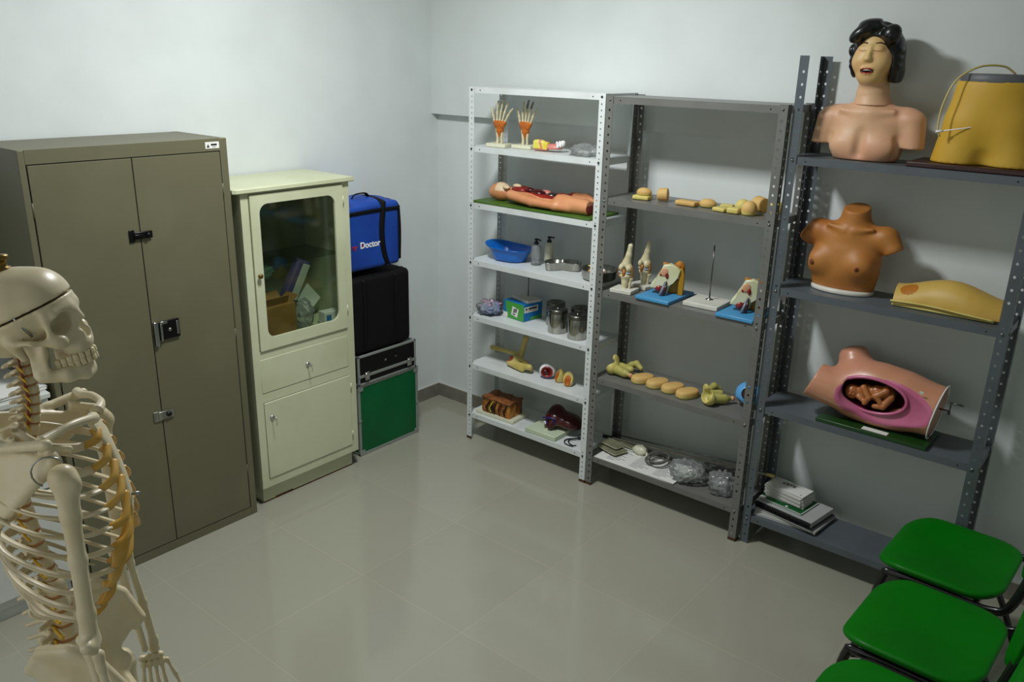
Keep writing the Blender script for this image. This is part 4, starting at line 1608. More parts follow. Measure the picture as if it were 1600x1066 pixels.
def kidney_half(loc, rz, label, tilt):
    t = thing('kidney_half_model', label, 'anatomical model', loc, rz, 'yellow bean halves')
    f = F()
    f.e((0, .012, .03), (.026, .03, .042), (tilt, 0, 0), k=.01)
    f.plane((0, -.002, .03), (0, -1, .45))
    f.e((-.0, -.012, .03), (.012, .014, .022), k=.004, op=-1)
    f.plane((0, 0, .001), (0, 0, -1))
    sdf_obj('half', f, (-.04, -.05, -.004), (.04, .07, .085), .003, [M_ybone, M_orange], t, zone=lambda c: (np.abs((c[:, 0])/.017)**2+((c[:, 2]-.028)/.026)**2 < 1) & (c[:, 1] < .012))
kidney_half((1.19, -.275, .487), R(-35), 'yellow bean-shaped half with orange core, the left one of the pair', 15)
kidney_half((1.272, -.288, .487), R(20), 'yellow bean-shaped half with orange core, the right one near the post', 12)

for o_ in list(COL.objects):
    if o_.name.startswith('kidney_half_model'):
        o_.scale = (1.15,)*3
    elif o_.name.startswith('heart_section_model'):
        o_.scale = (1.4,)*3
    elif o_.name.startswith('elbow_joint_model'):
        o_.scale = (1.18,)*3

# skin block, liver, clamp on the lowest shelf
def streak(name, a, b, c):
    m = bpy.data.materials.new(name)
    m.use_nodes = True
    nt = m.node_tree
    p = nt.nodes['Principled BSDF']
    p.inputs['Roughness'].default_value = .4
    tc = nt.nodes.new('ShaderNodeTexCoord')
    mp = nt.nodes.new('ShaderNodeMapping')
    mp.inputs['Scale'].default_value = (1, 1, .45)
    n = nt.nodes.new('ShaderNodeTexNoise')
    n.inputs['Scale'].default_value = 26
    n.inputs['Detail'].default_value = 3
    n.inputs['Distortion'].default_value = 1.2
    r = nt.nodes.new('ShaderNodeValToRGB')
    e = r.color_ramp.elements
    e[0].position, e[0].color = .34, lin(c)
    e[1].position, e[1].color = .44, lin(b)
    k = e.new(.58)
    k.color = lin(a)
    k = e.new(.70)
    k.color = lin((214, 150, 60))
    nt.links.new(tc.outputs['Object'], mp.inputs['Vector'])
    nt.links.new(mp.outputs['Vector'], n.inputs['Vector'])
    nt.links.new(n.outputs['Fac'], r.inputs['Fac'])
    nt.links.new(r.outputs['Color'], p.inputs['Base Color'])
    return m
M_skinblock = streak('skin_section', (168, 108, 40), (122, 72, 28), (44, 30, 20))
M_skintop = mat('skin_top', (150, 92, 42), .55, col2=(112, 62, 30), scale=30)
t = thing('skin_block_model', 'brown block model of skin layers with black hairs on a cream plate', 'anatomical model', (.80, -.277, .173), R(2))
MB().bx(-.145, .135, -.075, .075, 0, .02, 0, .003).build('base', M_cbase, t)
m = MB()
def blk(u, v):
    x = -.1+.205*u
    z = .02+.088*v
    y = -.066-.004*math.sin(u*9+v*5)-.003*math.sin(u*23)*math.sin(v*11)
    return Vector((x, y, z))
m.bx(-.1, .105, -.064, .055, .02, .108, 0, .003)
m.sheet(blk, 24, 12)
m.build('block', M_skinblock, t)
m = MB()
def top(u, v):
    return Vector((-.102+.21*u, -.072+.13*v, .111+.003*math.sin(u*14)+.002*math.sin(v*9+u*4)))
m.sheet(top, 30, 16)
o = m.build('surface', M_skintop, t)
solid(o, .012, 0)
for k, (x, y) in enumerate([(-.02, -.02), (.0, .01), (.03, -.01), (.05, .02), (-.05, .02), (.075, -.02)]):
    MB().tube(catmull([(x, y, .11), (x+.004, y, .135), (x+.02, y-.004, .15)], 4), [.0018, .0014, .0006], 6).build('hair', M_blk, t)
for k, (x0, c_) in enumerate([(-.06, M_blk), (-.01, M_blk), (.03, M_redd), (-.035, M_yel), (.07, M_blk)]):
    MB().tube(catmull([(x0+.02, -.071, .105), (x0+.006, -.073, .08), (x0-.006, -.073, .055), (x0+.004, -.072, .03)], 4), [.003, .004, .007 if c_ is M_blk else .003, .003], 8).build('follicle' if c_ is M_blk else 'vessel', c_, t)
M_purple = mat('vein_blue', (40, 26, 86), .3)
t = thing('liver_model', 'dark red organ model with blue veins on a pale green plate', 'anatomical model', (1.16, -.25, .173), 0)
m = MB()
m.prism([(-.11, -.125), (.1, -.12), (.1, .135), (-.105, .125)], 0, .028, 0, .004)
m.build('base', mat('pale_green_base', (196, 208, 180), .4), t)
m = MB()
m.box((-.0, -.06, .034), (.03, .03, .014), None, 0, .003)
m.build('peg', M_cbase, t)
f = F()
f.e((.01, .01, .085), (.06, .075, .055), (0, 0, 20), k=.03)
f.e((.09, .03, .075), (.085, .07, .042), (0, 10, 0), k=.03)
f.e((.0, .03, .12), (.035, .04, .03), k=.02)
f.c((.02, -.06, .055), (.0, -.04, .05), .022, .03, k=.02)
f.plane((0, 0, .036), (0, 0, -1))
sdf_obj('organ', f, (-.08, -.11, .03), (.2, .13, .17), .005, M_redd, t)
m = MB()
for pts in ([(-.03, -.06, .09), (0, -.068, .1), (.03, -.062, .105), (.06, -.05, .1)], [(.0, -.066, .1), (.005, -.07, .075), (.02, -.075, .06)], [(.03, -.06, .105), (.045, -.06, .085), (.05, -.062, .07)]):
    m.tube(catmull(pts, 5), [.007, .006, .004], 8)
m.build('vein', M_purple, t)
MB().lathe([(.004, 0), (.01, 0), (.01, .006), (.004, .006)], (-.0, -.082, .075), 14, 0, (80, 0, -10)).build('white_ring', M_wht, t)
t = thing('surgical_clamp', 'black metal clamp with open curved jaws at the right of the lowest shelf', 'clamp', (1.345, -.3, .173))
m = MB()
m.tube(catmull([(.005, .05, .008), (-.04, .01, .006), (-.05, -.02, .005), (-.03, -.05, .004), (.01, -.058, .004), (.03, -.052, .004)], 6), [.0035, .0032, .0025], 8)
m.tube(catmull([(.01, .05, .012), (-.025, .012, .01), (-.03, -.015, .006), (-.01, -.035, .004), (.02, -.045, .004), (.034, -.03, .004)], 6), [.0035, .0032, .0025], 8)
m.build('jaws', M_blackm, t)
m = MB()
m.tube(catmull([(-.01, .045, .014), (.012, .058, .016), (.04, .065, .016)], 4), [.011, .013, .01], 10)
m.build('grip', M_blk, t)
# ---------------------------------------------------------------- things on the gray rack
M_pad = mat('ochre_foam', (208, 172, 104), .65, col2=(198, 158, 90), scale=14, bump=.2, bscale=120)
M_padl = mat('lemon_foam', (210, 196, 114), .65, col2=(200, 184, 100), scale=18, bump=.2, bscale=120)
SG = 1.5645
def pad(loc, rz, rad, label, hgt, mats=None, tilt=None, shape='dome', group='small practice pads'):
    f = F()
    if shape == 'dome':
        f.e((0, 0, hgt*.36), (rad[0], rad[1], hgt*.66), k=.004)
        f.plane((0, 0, .0006), (0, 0, -1), .003)
    elif shape == 'slab':
        f.b((0, 0, hgt/2+.0004), (rad[0], rad[1], hgt/2), tilt, min(hgt*.32, .012), .003)
    else:
        f.c((-hgt*.28, 0, rad[0]+.001), (hgt*.3, 0, rad[1]+.001), rad[0], rad[1], .003)
        f.plane((hgt*.42, 0, 0), (1, 0, .1), .006)
        f.plane((-hgt*.5, 0, 0), (-1, 0, 0), .012)
        f.plane((0, 0, .0006), (0, 0, -1), .002)
    o = sdf_obj('practice_pad', f, (-.09, -.09, -.004), (.09, .09, .1), .0032, mats or [M_pad, M_padl], None, loc=loc, rz=rz, zone=lambda c: c[:, 2] < hgt*.25)
    return tag(o, label, 'practice pad', group)
pad((1.658, -.285, SG), R(8), (.042, .032), 'flat pale yellow pad under an ochre dome at the rack\'s left', .02, [M_padl], shape='slab')
pad((1.663, -.28, SG+.02), R(4), (.038, .03), 'ochre dome pad resting on a flat pale yellow pad', .036)
pad((1.76, -.262, SG), R(20), (.03, .032), 'short thick ochre cylinder pad lying on its side', .06, [M_pad], shape='cyl')
pad((1.898, -.28, SG), R(-2), (.053, .028), 'long flat ochre slab pad with a groove along its edge', .022, [M_pad], shape='slab')
pad((1.988, -.25, SG), R(0), (.042, .034), 'low oval ochre dome pad beside the long slab', .038)
pad((2.085, -.315, SG), R(-10), (.033, .024), 'small flat lemon pad with a hole, toward the shelf front', .018, [M_padl], shape='slab')
pad((2.072, -.225, SG), R(15), (.03, .022), 'small flat lemon pad just behind the front lemon pad', .02, [M_padl], shape='slab')
pad((2.152, -.322, SG), R(5), (.028, .024), 'small lemon block pad leaning against the ochre cone pad', .026, [M_padl], shape='slab')
pad((2.217, -.31, SG), R(0), (.035, .034), 'ochre cone-shaped pad at the front of the cluster', .062)
pad((2.228, -.215, SG), R(-25), (.036, .034), 'large ochre cylinder pad at the back of the cluster', .07, [M_pad], shape='cyl')
pad((2.148, -.225, SG), R(30), (.035, .03), 'lemon pad with rounded top at the back of the cluster', .052, [M_padl])
pad((2.308, -.225, SG), R(80), (.03, .03), 'ochre pad half hidden by the front right post', .055, [M_padl], shape='cyl')

# knee models
M_men = mat('meniscus_blue', (150, 170, 196), .35, col2=(208, 210, 206), scale=40)
M_amber = mat('amber_ligament', (172, 104, 26), .4)
SK = 1.0987
def knee(loc, rz, label):
    t = thing('knee_joint_model', label, 'anatomical model', loc, rz, 'knee joint models')
    MB().bx(-.058, .058, -.05, .05, 0, .02, 0, .003).build('base', M_wbase, t)
    f = F()
    f.path([(.018, 0, .236), (.012, 0, .19), (.002, 0, .145)], [.0125, .0135, .024], .012)
    f.e((.02, -.004, .124), (.016, .022, .02), k=.01)
    f.e((-.019, -.004, .124), (.016, .022, .02), k=.01)
    f.e((0, -.022, .116), (.008, .014, .014), op=-1, k=.006)
    sdf_obj('thigh_bone', f, (-.05, -.04, .09), (.05, .035, .26), .0032, M_ivory, t)
    f = F()
    f.e((0, 0, .086), (.034, .022, .013), k=.01)
    f.path([(0, 0, .08), (0, .0, .05), (-.004, 0, .012)], [.024, .0155, .0125], .012)
    sdf_obj('shin_bone', f, (-.045, -.03, .012), (.045, .03, .11), .0032, M_ivory, t)
    f = F()
    f.e((.03, .004, .072), (.011, .01, .011), k=.006)
    f.path([(.03, .004, .07), (.026, .002, .045), (.024, 0, .012)], [.008, .0058, .0062], .005)
    sdf_obj('calf_bone', f, (.01, -.015, .012), (.05, .02, .09), .0028, M_ivory, t)
    for x in (-.018, .018):
        MB().lathe([(.001, 0), (.014, 0), (.017, .003), (.014, .006), (.001, .004)], (x, -.003, .098), 18, 0, None, 1, 1.2).build('meniscus', M_men, t)
    for x in (-.036, .037):
        MB().tube(catmull([(x*.9, 0, .135), (x, -.002, .105), (x*.86, 0, .07)], 5), [.005, .006, .005], 8, flat=.7).build('side_ligament', M_amber, t)
    MB().tube(catmull([(0, -.018, .118), (.002, -.026, .1), (0, -.02, .078)], 5), [.008, .008, .006], 8, flat=.6).build('front_ligament', M_amber, t)
    return t
kn = knee((1.612, -.318, SK), R(6), 'knee joint model on a white plate, standing at the front of the shelf')
k2 = dup(kn, (1.634, -.172, SK), R(-12), 'knee joint model standing behind the other one', 'knee joint models')

# ear models
M_earc = mat('ear_cream', (222, 222, 188), .4, col2=(206, 208, 160), scale=18)
M_earb = mat('ear_blue_base', (72, 148, 198), .35)
M_earo = mat('ear_orange', (160, 96, 26), .45, col2=(196, 140, 44), scale=24)
M_eary = mat('ear_yellow', (176, 128, 12), .45)
M_earp = mat('ear_pink', (214, 160, 122), .45)
M_eart = mat('ear_tube', (110, 124, 136), .3)
def ear(loc, rz, label):
    t = thing('ear_model', label, 'anatomical model', loc, rz, 'ear models on blue plates')
    MB().bx(-.092, .092, -.135, .125, 0, .017, 0, .003).build('base', M_earb, t)
    hold = Matrix.Rotation(R(24), 4, 'Z')
    poly = [(-.018, .147), (.017, .152), (.043, .142), (.066, .127), (.058, .088), (.03, .063), (.012, .036), (.002, .04), (-.004, .055), (-.022, .046), (-.045, .026), (-.077, .03), (-.07, .05), (-.058, .068), (-.044, .082), (-.027, .112)]
    X = hold @ Matrix(((1, 0, 0, 0), (0, 0, 1, 0), (0, 1, 0, .017), (0, 0, 0, 1)))
    def P3(x, z, y=-.032):
        return hold @ Vector((x, y, z+.017))
    m = MB()
    m.prism(poly, -.03, .012, 0, .005, M=X)
    m.build('bone_section', M_earc, t)
    def el(nm, x, z, r, mt, y=-.031, e=None):
        MB().ell(P3(x, z, y), r, (0, 0 if e is None else e, 24), 0, 10).build(nm, mt, t)
    el('pink_recess', -.012, .113, (.019, .004, .022), M_earp, e=25)
    el('ear_canal', .002, .097, (.0085, .0065, .0165), M_redm, e=-8)
    el('inner_muscle', -.03, .028, (.024, .018, .02), M_redm, y=-.02)
    el('pink_spot', -.026, .1, (.008, .003, .008), M_rust2)
    MB().tube([P3(-.001, .066, -.034), P3(-.013, .03, -.05), P3(-.022, .003, -.056)], [.005, .0075, .0085], 10).build('tube', M_eart, t)
    MB().tube([P3(.003, .07, -.034), P3(.0, .03, -.046), P3(-.008, .001, -.052)], [.002, .0075, .0085], 10).build('tube', M_redd, t)
    m = MB()
    m.prism([(.058, -.01), (.084, -.01), (.084, .095), (.072, .126), (.06, .12)], -.02, .05, 0, .003, M=X @ Matrix.Translation((0, .01, 0)))
    m.prism([(.004, -.0), (.064, -.0), (.064, .065), (.03, .07), (.012, .045)], .014, .05, 0, .003, M=X)
    m.build('yellow_block', M_eary, t)
    f = F()
    c = P3(.056, .124, .032)
    f.e(tuple(c), (.028, .028, .036), k=.01)
    f.c(tuple(P3(.05, .13, .0)), tuple(P3(-.015, .149, -.004)), .013, .009, k=.012)
    sdf_obj('ear_skin', f, (c.x-.12, c.y-.08, .1), (c.x+.06, c.y+.06, .22), .0035, M_earo, t)
    MB().tube([P3(.0, .0, .0), P3(.012, .04, .0)], .008, 8).build('support', M_earc, t)
    return t
e1 = ear((1.808, -.252, SK), 0, 'ear section model on a blue plate between the knee models and the rod stand')
dup(e1, (2.234, -.252, SK), 0, 'ear section model on a blue plate partly hidden by the front right post', 'ear models on blue plates')
t = thing('rod_stand', 'white stand plate with a thin upright steel rod between the two ear models', 'stand', (2.028, -.238, SK), R(2))
MB().bx(-.088, .088, -.085, .085, 0, .021, 0, .003).build('plate', M_wbase, t)
MB().cyl((.0, .02, .02), (.0, .02, .285), .0035, n=10).build('rod', M_tind, t)
MB().lathe([(.001, .021), (.018, .021), (.018, .024), (.006, .027), (.005, .03)], (0, .02, 0), 20).build('collar', M_steel, t)

# yellow pelvic organs, oval pads, eye
M_lime = mat('lime_organ', (204, 192, 112), .4, col2=(184, 174, 90), scale=14)
M_limed = mat('olive_organ', (186, 178, 100), .4, col2=(164, 160, 82), scale=18)
SP_ = .6296
t = thing('muscle_attachment_model', 'yellow flared organ model lying at the left end of the shelf', 'anatomical model', (1.578, -.255, SP_), R(0), 'yellow organ models')
f = F()
f.e((-.032, -.02, .036), (.032, .042, .037), (0, -15, 0), k=.008)
f.e((-.030, .008, .066), (.012, .026, .036), (20, -12, 0), k=.008)
f.e((-.050, -.022, .05), (.033, .032, .033), (0, -10, 0), k=.004, op=-1)
f.plane((0, 0, .0006), (0, 0, -1), .002)
sdf_obj('flap', f, (-.09, -.08, -.004), (.02, .06, .12), .003, M_lime, t)
f = F()
f.c((-.01, -.02, .03), (.05, -.03, .026), .025, .023, k=.01)
f.c((.05, -.03, .026), (.085, -.036, .026), .018, .010, k=.008)
f.c((-.01, .03, .034), (.055, .018, .034), .02, .019, k=.004)
f.plane((0, 0, .0006), (0, 0, -1), .002)
sdf_obj('body', f, (-.05, -.08, -.004), (.11, .07, .07), .003, M_limed, t)
MB().cyl((.084, -.036, .026), (.098, -.039, .026), .012, n=16).build('tip', M_earp, t)
f = F()
f.path([(.0, .058, .022), (.03, .07, .042), (.055, .075, .052), (.085, .072, .034)], [.012, .016, .017, .013], .006)
f.c((.03, .07, .03), (.03, .06, .008), .014, .008, k=.01)
f.plane((0, 0, .0006), (0, 0, -1), .002)
sdf_obj('hook', f, (-.03, .03, -.004), (.12, .11, .08), .003, M_limed, t)
dup(t, (2.122, -.278, SP_), R(58), 'yellow flared organ model standing next to the blue-rimmed eye', 'yellow organ models')
def oval(loc, rz, label):
    out = [(.064*math.copysign(abs(math.cos(a))**.85, math.cos(a)), .042*math.copysign(abs(math.sin(a))**.85, math.sin(a))) for a in np.linspace(0, 2*PI, 41)[:-1]]
    m = MB()
    rings = [[Vector((x*s, y*s, z)) for x, y in out] for s, z in ((.02, .0006), (.93, .0006), (.99, .006), (1.0, .014), (.97, .026), (.9, .033), (.78, .0355), (.02, .036))]
    m.loft(rings, 0)
    for q in m.bm.faces:
        q.material_index = 1 if q.calc_center_median().z < .012 else 0
    return tag(m.build('oval_pad', [M_pad, M_padl], None, loc, rz), label, 'practice pad', 'oval ochre pads in a row')
oval((1.726, -.266, SP_), R(62), 'ochre oval pad, first in the row from the rack\'s corner end')
oval((1.816, -.270, SP_), R(66), 'ochre oval pad, second in the row, next to the first')
oval((1.906, -.274, SP_), R(66), 'ochre oval pad, third in the row')
oval((1.995, -.288, SP_), R(68), 'ochre oval pad, last of the four in the row')
M_eyed = mat('eye_brown', (54, 26, 16), .12, col2=(20, 12, 12), scale=8, coat=.5)
M_eyeb = mat('eye_blue_coat', (92, 164, 222), .3)
t = thing('eye_model', 'large eyeball model with light blue coat and dark glossy core', 'anatomical model', (2.27, -.2, SP_))
MB().ell((0, 0, .0615), (.054, .054, .054), None, 0, 24).build('core', M_eyed, t)
f = F()
V = Vector((.36, -.86, .36)).normalized()
c = Vector((0, 0, .0615))
f.e(tuple(c), (.0605, .0605, .0605))
f.e(tuple(c), (.0545, .0545, .0545), op=-1, k=.0015)
f.c(tuple(c), tuple(c+V*.1), .031, .031, op=-1, k=.002)
f.e((-.03, -.05, .012), (.035, .05, .034), op=-1, k=.003)
f.e((.03, -.04, .004), (.05, .05, .026), op=-1, k=.003)
sdf_obj('blue_coat', f, (-.068, -.068, -.006), (.068, .068, .13), .0028, M_eyeb, t)

# lowest shelf: printed sheets, pouches, rods, tubing, bags
SL = .1756
M_print = mat('print_gray', (92, 96, 104), .7)
t = thing('printed_sheets', 'printed white sheets spread along the lowest shelf under everything', 'paper', (1.79, -.262, SL))
m = MB()
m.box((-.03, .0, .002), (.46, .225, .004), (0, 0, 1))
m.box((-.0, -.006, .0056), (.44, .2, .003), (0, 0, -1.5))
m.build('sheet', M_paper, t)
m = MB()
for i in range(11):
    for j in range(3):
        x0 = -.2+j*.14
        w_ = .05+.06*((i*7+j*5) % 5)/5
        m.bx(x0, x0+w_, -.09+i*.0165, -.0862+i*.0165, .0072, .0075)
m.build('print', M_print, t)
M_olive = mat('olive_cloth', (120, 120, 94), .85, col2=(108, 108, 84), scale=20, bump=.4, bscale=200)
M_pipe = mat('pale_piping', (176, 176, 150), .7)
def pouch(loc, rz, w_, d, h, label, rx=0):
    t = thing('cloth_pouch', label, 'pouch', loc, rz, 'folded olive pouches')
    f = F()
    f.b((0, 0, h/2), (w_/2, d/2, h/2), (rx, 0, 0), h*.45, .003)
    sdf_obj('cloth', f, (-w_*.6, -d*.6, -.01), (w_*.6, d*.6, h+.012), .004, M_olive, t)
    m = MB()
    m.tube([Vector((x, y, h*.55)) for x, y in rrect(w_+.001, d+.001, .012, 4)], .0022, 6, closed=True)
    m.build('piping', M_pipe, t)
pouch((1.568, -.262, SL+.0085), R(-16), .15, .095, .024, 'folded olive cloth pouch lying at the left of the printed sheets')
pouch((1.565, -.25, SL+.0345), R(-10), .12, .078, .018, 'smaller folded olive pouch on top of the other one')
pouch((1.615, -.158, SL+.0), R(-4), .13, .055, .03, 'olive cloth pouch with a metal snap near the back wall')
t = thing('rubber_tipped_rod', 'long gray metal rod with a black grip, slanting over the lowest shelf', 'rod', (0, 0, 0), 0, 'metal rods')
A0, A1 = Vector((1.455, -.158, .196)), Vector((2.405, -.158, .288))
MB().tube([A0, A1], .0068, 10).build('tube', mat('rod_gray', (158, 154, 142), .4), t)
MB().tube([A0-Vector((.012, 0, .0012)), A0+(A1-A0)*.055], [.011, .0135, .0135, .010], 12).build('grip', M_blk, t)
MB().tube([A1-Vector((.01, 0, 0)), A1+Vector((.03, -.001, .003))], [.008, .009], 12).build('tip', M_padl, t)
t = thing('metal_rod', 'second thin steel rod lying parallel behind the black-gripped one', 'rod', (0, 0, 0), 0, 'metal rods')
A0, A1 = Vector((1.50, -.138, .2165)), Vector((2.30, -.138, .294))
MB().tube([A0, A1], .004, 8).build('tube', M_steel, t)
MB().tube([A0, A0+(A1-A0)*.04], .008, 10).build('grip', M_blk, t)
t = thing('cream_bundle', 'cream coloured bundle lying by the coiled tubing', 'bundle', (1.70, -.19, SL))
crumple((0, 0, .026), (.042, .03, .026), 21, .3, 16, zmin=.001).build('cloth', M_cbase, t)
MB().tube(catmull([(.03, 0, .03), (.05, -.01, .02), (.05, -.03, .006)], 4), .006, 8).build('strap', M_cbase, t)
M_tube = mat('gray_tubing', (112, 112, 104), .35, col2=(92, 92, 86), scale=30)
t = thing('coiled_tubing', 'gray rubber tubing coiled on the printed sheets', 'tubing', (1.835, -.245, SL+.008))
pts = []
for k in range(40):
    a = R(40+k*24)
    rr_ = .062+.012*math.sin(k*.5)
    pts.append((rr_*math.cos(a)*.8+.002*k*.3-.02, rr_*math.sin(a)*1.0+.01, .006+.0012*k))
MB().tube(catmull(pts, 3), .0055, 8).build('tube', M_tube, t)
M_filmw = film('film_white', (232, 232, 228), .42, .2)
def bagthing(loc, rad, seed, label, content, amp=.36):
    t = thing('plastic_bag', label, 'plastic bag', loc, 0, 'clear bags on the gray rack')
    crumple((0, 0, rad[2]*.8), rad, seed, amp, 30, zmin=.001).build('film', M_bagc, t)
    if content is not None:
        crumple((0, 0, rad[2]*.6), (rad[0]*.6, rad[1]*.6, rad[2]*.6), seed+4, .4, 18, zmin=.002).build('contents', content, t)
    return t
bagthing((2.035, -.282, SL+.009), (.088, .068, .054), 31, 'crumpled clear bag with white contents in the middle of the lowest shelf', mat('gauze_white', (186, 186, 178), .9))
bagthing((2.222, -.275, SL), (.068, .062, .058), 37, 'crumpled shiny clear bag at the right end of the lowest shelf', M_filmw, .42)
bagthing((2.16, -.112, SL), (.10, .011, .04), 41, 'clear bag with dark reddish contents against the back wall', mat('maroon_cloth', (84, 52, 50), .8))
# ---------------------------------------------------------------- things on the slate rack
M_bust = mat('bust_skin', (208, 168, 130), .5, col2=(208, 152, 120), scale=5, lo=.35, hi=.7, sss=.04)
M_face = mat('face_skin', (208, 178, 118), .48, col2=(210, 162, 108), scale=6, sss=.04)
M_hair = mat('black_hair', (12, 13, 14), .3)
M_lip = mat('lip_red', (158, 58, 40), .35)
M_mouth = mat('mouth_dark', (60, 14, 12), .4)
M_brow = mat('brow_brown', (62, 38, 22), .6)
M_lid = mat('eyelid_pink', (214, 168, 130), .4)
S1z = 1.839
t = thing('patient_manikin_bust', 'female head and shoulders manikin with black moulded hair and open mouth', 'manikin', (2.642, -.222, S1z))
f = F()
f.e((.0, .005, .10), (.150, .078, .125), k=.02)
f.e((.006, .0, .03), (.132, .082, .075), k=.03)
f.c((-.125, .012, .165), (.135, .012, .165), .048, .048, k=.03)
f.c((0, .012, .19), (0, .012, .235), .078, .055, k=.03)
f.c((-.162, .005, .155), (-.182, -.008, .04), .046, .038, k=.022)
f.c((.168, .005, .155), (.188, -.008, .04), .047, .040, k=.022)
f.e((-.07, -.05, .056), (.058, .032, .04), k=.04)
f.e((.075, -.05, .056), (.058, .032, .04), k=.04)
f.c((-.1, -.038, .192), (-.02, -.05, .182), .008, .008, k=.02)
f.c((.1, -.038, .192), (.02, -.05, .182), .008, .008, k=.02)
f.c((-.128, -.05, .09), (-.128, -.05, .0), .008, .012, op=-1, k=.02)
f.c((.134, -.05, .09), (.134, -.05, .0), .008, .012, op=-1, k=.02)
f.c((0, -.08, .11), (0, -.085, .03), .006, .01, op=-1, k=.03)
class _cut:
    pass
def bustf(P, f=f):
    d = f.f(P)
    arm = np.abs(P[:, 0]-.003) > .138
    cutz = np.where(arm, .055-P[:, 2], .0005-P[:, 2])
    return np.maximum(d, cutz)
sdf_obj('torso', bustf, (-.25, -.13, -.006), (.25, .12, .245), .005, M_bust, t)
f = F()
f.c((.0, .012, .21), (-.004, .012, .25), .077, .06, k=.015)
f.c((-.004, .012, .25), (-.008, .012, .34), .056, .055, k=.02)
f.e((-.010, .012, .418), (.080, .088, .094), k=.02)
f.e((-.011, -.022, .375), (.076, .06, .066), k=.025)
f.e((-.012, -.046, .322), (.044, .034, .03), k=.03)
f.c((-.011, -.074, .43), (-.013, -.09, .392), .008, .011, k=.012)
f.e((-.013, -.088, .388), (.016, .012, .009), k=.008)
f.e((-.040, -.064, .424), (.017, .012, .012), k=.012)
f.e((.016, -.064, .424), (.017, .012, .012), k=.012)
f.e((-.048, -.052, .376), (.03, .026, .03), k=.025)
f.e((.026, -.052, .376), (.03, .026, .03), k=.025)
f.e((-.013, -.080, .352), (.024, .012, .008), k=.008)
f.e((-.013, -.078, .336), (.020, .012, .008), k=.008)
f.e((-.013, -.092, .3435), (.0215, .02, .0062), op=-1, k=.003)
f.plane((0, 0, .214), (0, -.0, -1), .003)
hz = lambda c: np.where(c[:, 2] < .300, 1, np.where((np.abs(c[:, 0]+.013)/.026 < 1) & (np.abs(c[:, 2]-.3435) < .0115*np.sqrt(np.clip(1-((c[:, 0]+.013)/.027)**2, 0, 1))+.0005) & (c[:, 1] < -.066), np.where(np.abs(c[:, 2]-.3435) < .0055, 3, 2), 0))
hd = sdf_obj('head', f, (-.1, -.115, .205), (.09, .11, .53), .0036, [M_face, M_bust, M_lip, M_mouth], t, zone=hz)
m = MB()
m.tube(catmull([(-.030, -.0765, .3465), (-.013, -.0835, .3475), (.004, -.0765, .3465)], 5), .0034, 8, flat=.8)
m.build('teeth', M_wht, hd)
def surf_y(x, z, f=f):
    ys = np.linspace(-.13, 0, 131)
    P = np.stack([np.full_like(ys, x), ys, np.full_like(ys, z)], 1)
    v = f.f(P)
    i = int(np.argmax(v < 0))
    return float(ys[i])
for pts in ([(-.064, .437), (-.046, .447), (-.026, .4445)], [(.002, .4445), (.022, .447), (.042, .437)]):
    MB().tube(catmull([(x, surf_y(x, z)-.0004, z) for x, z in pts], 5), [.0018, .0034, .0028], 6).build('eyebrow', M_brow, hd)
for x in (-.040, .016):
    m = MB()
    m.tube(catmull([(x+dx, surf_y(x+dx, .4195-.003*(1-(dx/.016)**2))-.0003, .4195-.003*(1-(dx/.016)**2)) for dx in (-.016, -.008, 0, .008, .016)], 4), .0011, 6)
    m.build('eyelid_line', M_rust2, hd)
f = F()
f.e((-.010, .020, .432), (.090, .098, .098), k=.012)
f.e((.070, .016, .375), (.022, .062, .09), k=.02)
f.e((.060, .04, .335), (.03, .05, .045), k=.02)
f.e((-.090, .018, .385), (.016, .054, .07), k=.02)
f.e((-.100, -.012, .42), (.014, .026, .022), k=.012)
f.e((-.060, -.066, .482), (.05, .03, .026), (0, -38, 0), k=.015)
f.e((-.02, -.04, .512), (.06, .04, .026), k=.02)
f.e((.052, -.055, .478), (.034, .034, .04), (0, 30, 0), k=.015)
f.e((.022, -.02, .52), (.022, .05, .014), op=-1, k=.012)
f.c((.02, -.125, .488), (-.013, -.125, .40), .034, .07, op=-1, k=.010)
f.e((-.014, -.095, .385), (.078, .085, .085), op=-1, k=.010)
f.e((.0, -.11, .45), (.062, .06, .03), (0, 14, 0), op=-1, k=.010)
for k, (x, z) in enumerate([(.086, .42), (.088, .39), (.088, .36), (.08, .33), (-.1, .38), (-.098, .36)]):
    f.e((x, .0, z), (.008, .03, .011), k=.008)
f.plane((0, 0, .30), (0, 0, -1), .01)
sdf_obj('hair', f, (-.15, -.12, .28), (.13, .135, .56), .004, M_hair, hd)

# abdomen injection trainer
M_hip = mat('yellow_vinyl', (200, 158, 44), .55, col2=(208, 168, 60), scale=5, sss=.03)
M_band = mat('gray_band', (92, 94, 96), .5)
M_maroon = mat('maroon_board', (54, 26, 24), .4)
M_tubec = mat('ivory_tube', (196, 178, 110), .35)
t = thing('hip_trainer', 'yellow lower-torso trainer with gray waistband on a dark maroon board', 'manikin', (3.088, -.215, S1z))
MB().bx(-.25, .205, -.118, .112, 0, .018, 0, .003).build('board', M_maroon, t)
f = F()
f.c((-.098, 0, .0), (-.07, 0, .16), .098, .098, k=.04)
f.c((.098, 0, .0), (.07, 0, .16), .098, .098, k=.04)
f.e((0, .0, .21), (.145, .102, .17), k=.05)
f.e((0, .0, .30), (.142, .098, .14), k=.05)
f.c((0, -.12, -.02), (0, -.10, .045), .03, .012, op=-1, k=.04)
def hipf(P, f=f):
    Q = P.copy()
    Q[:, 1] = Q[:, 1]/.92
    return np.maximum(np.maximum(f.f(Q), .0185-P[:, 2]), P[:, 2]-.318)
sdf_obj('body', hipf, (-.21, -.12, .01), (.21, .12, .33), .006, M_hip, t)
m = MB()
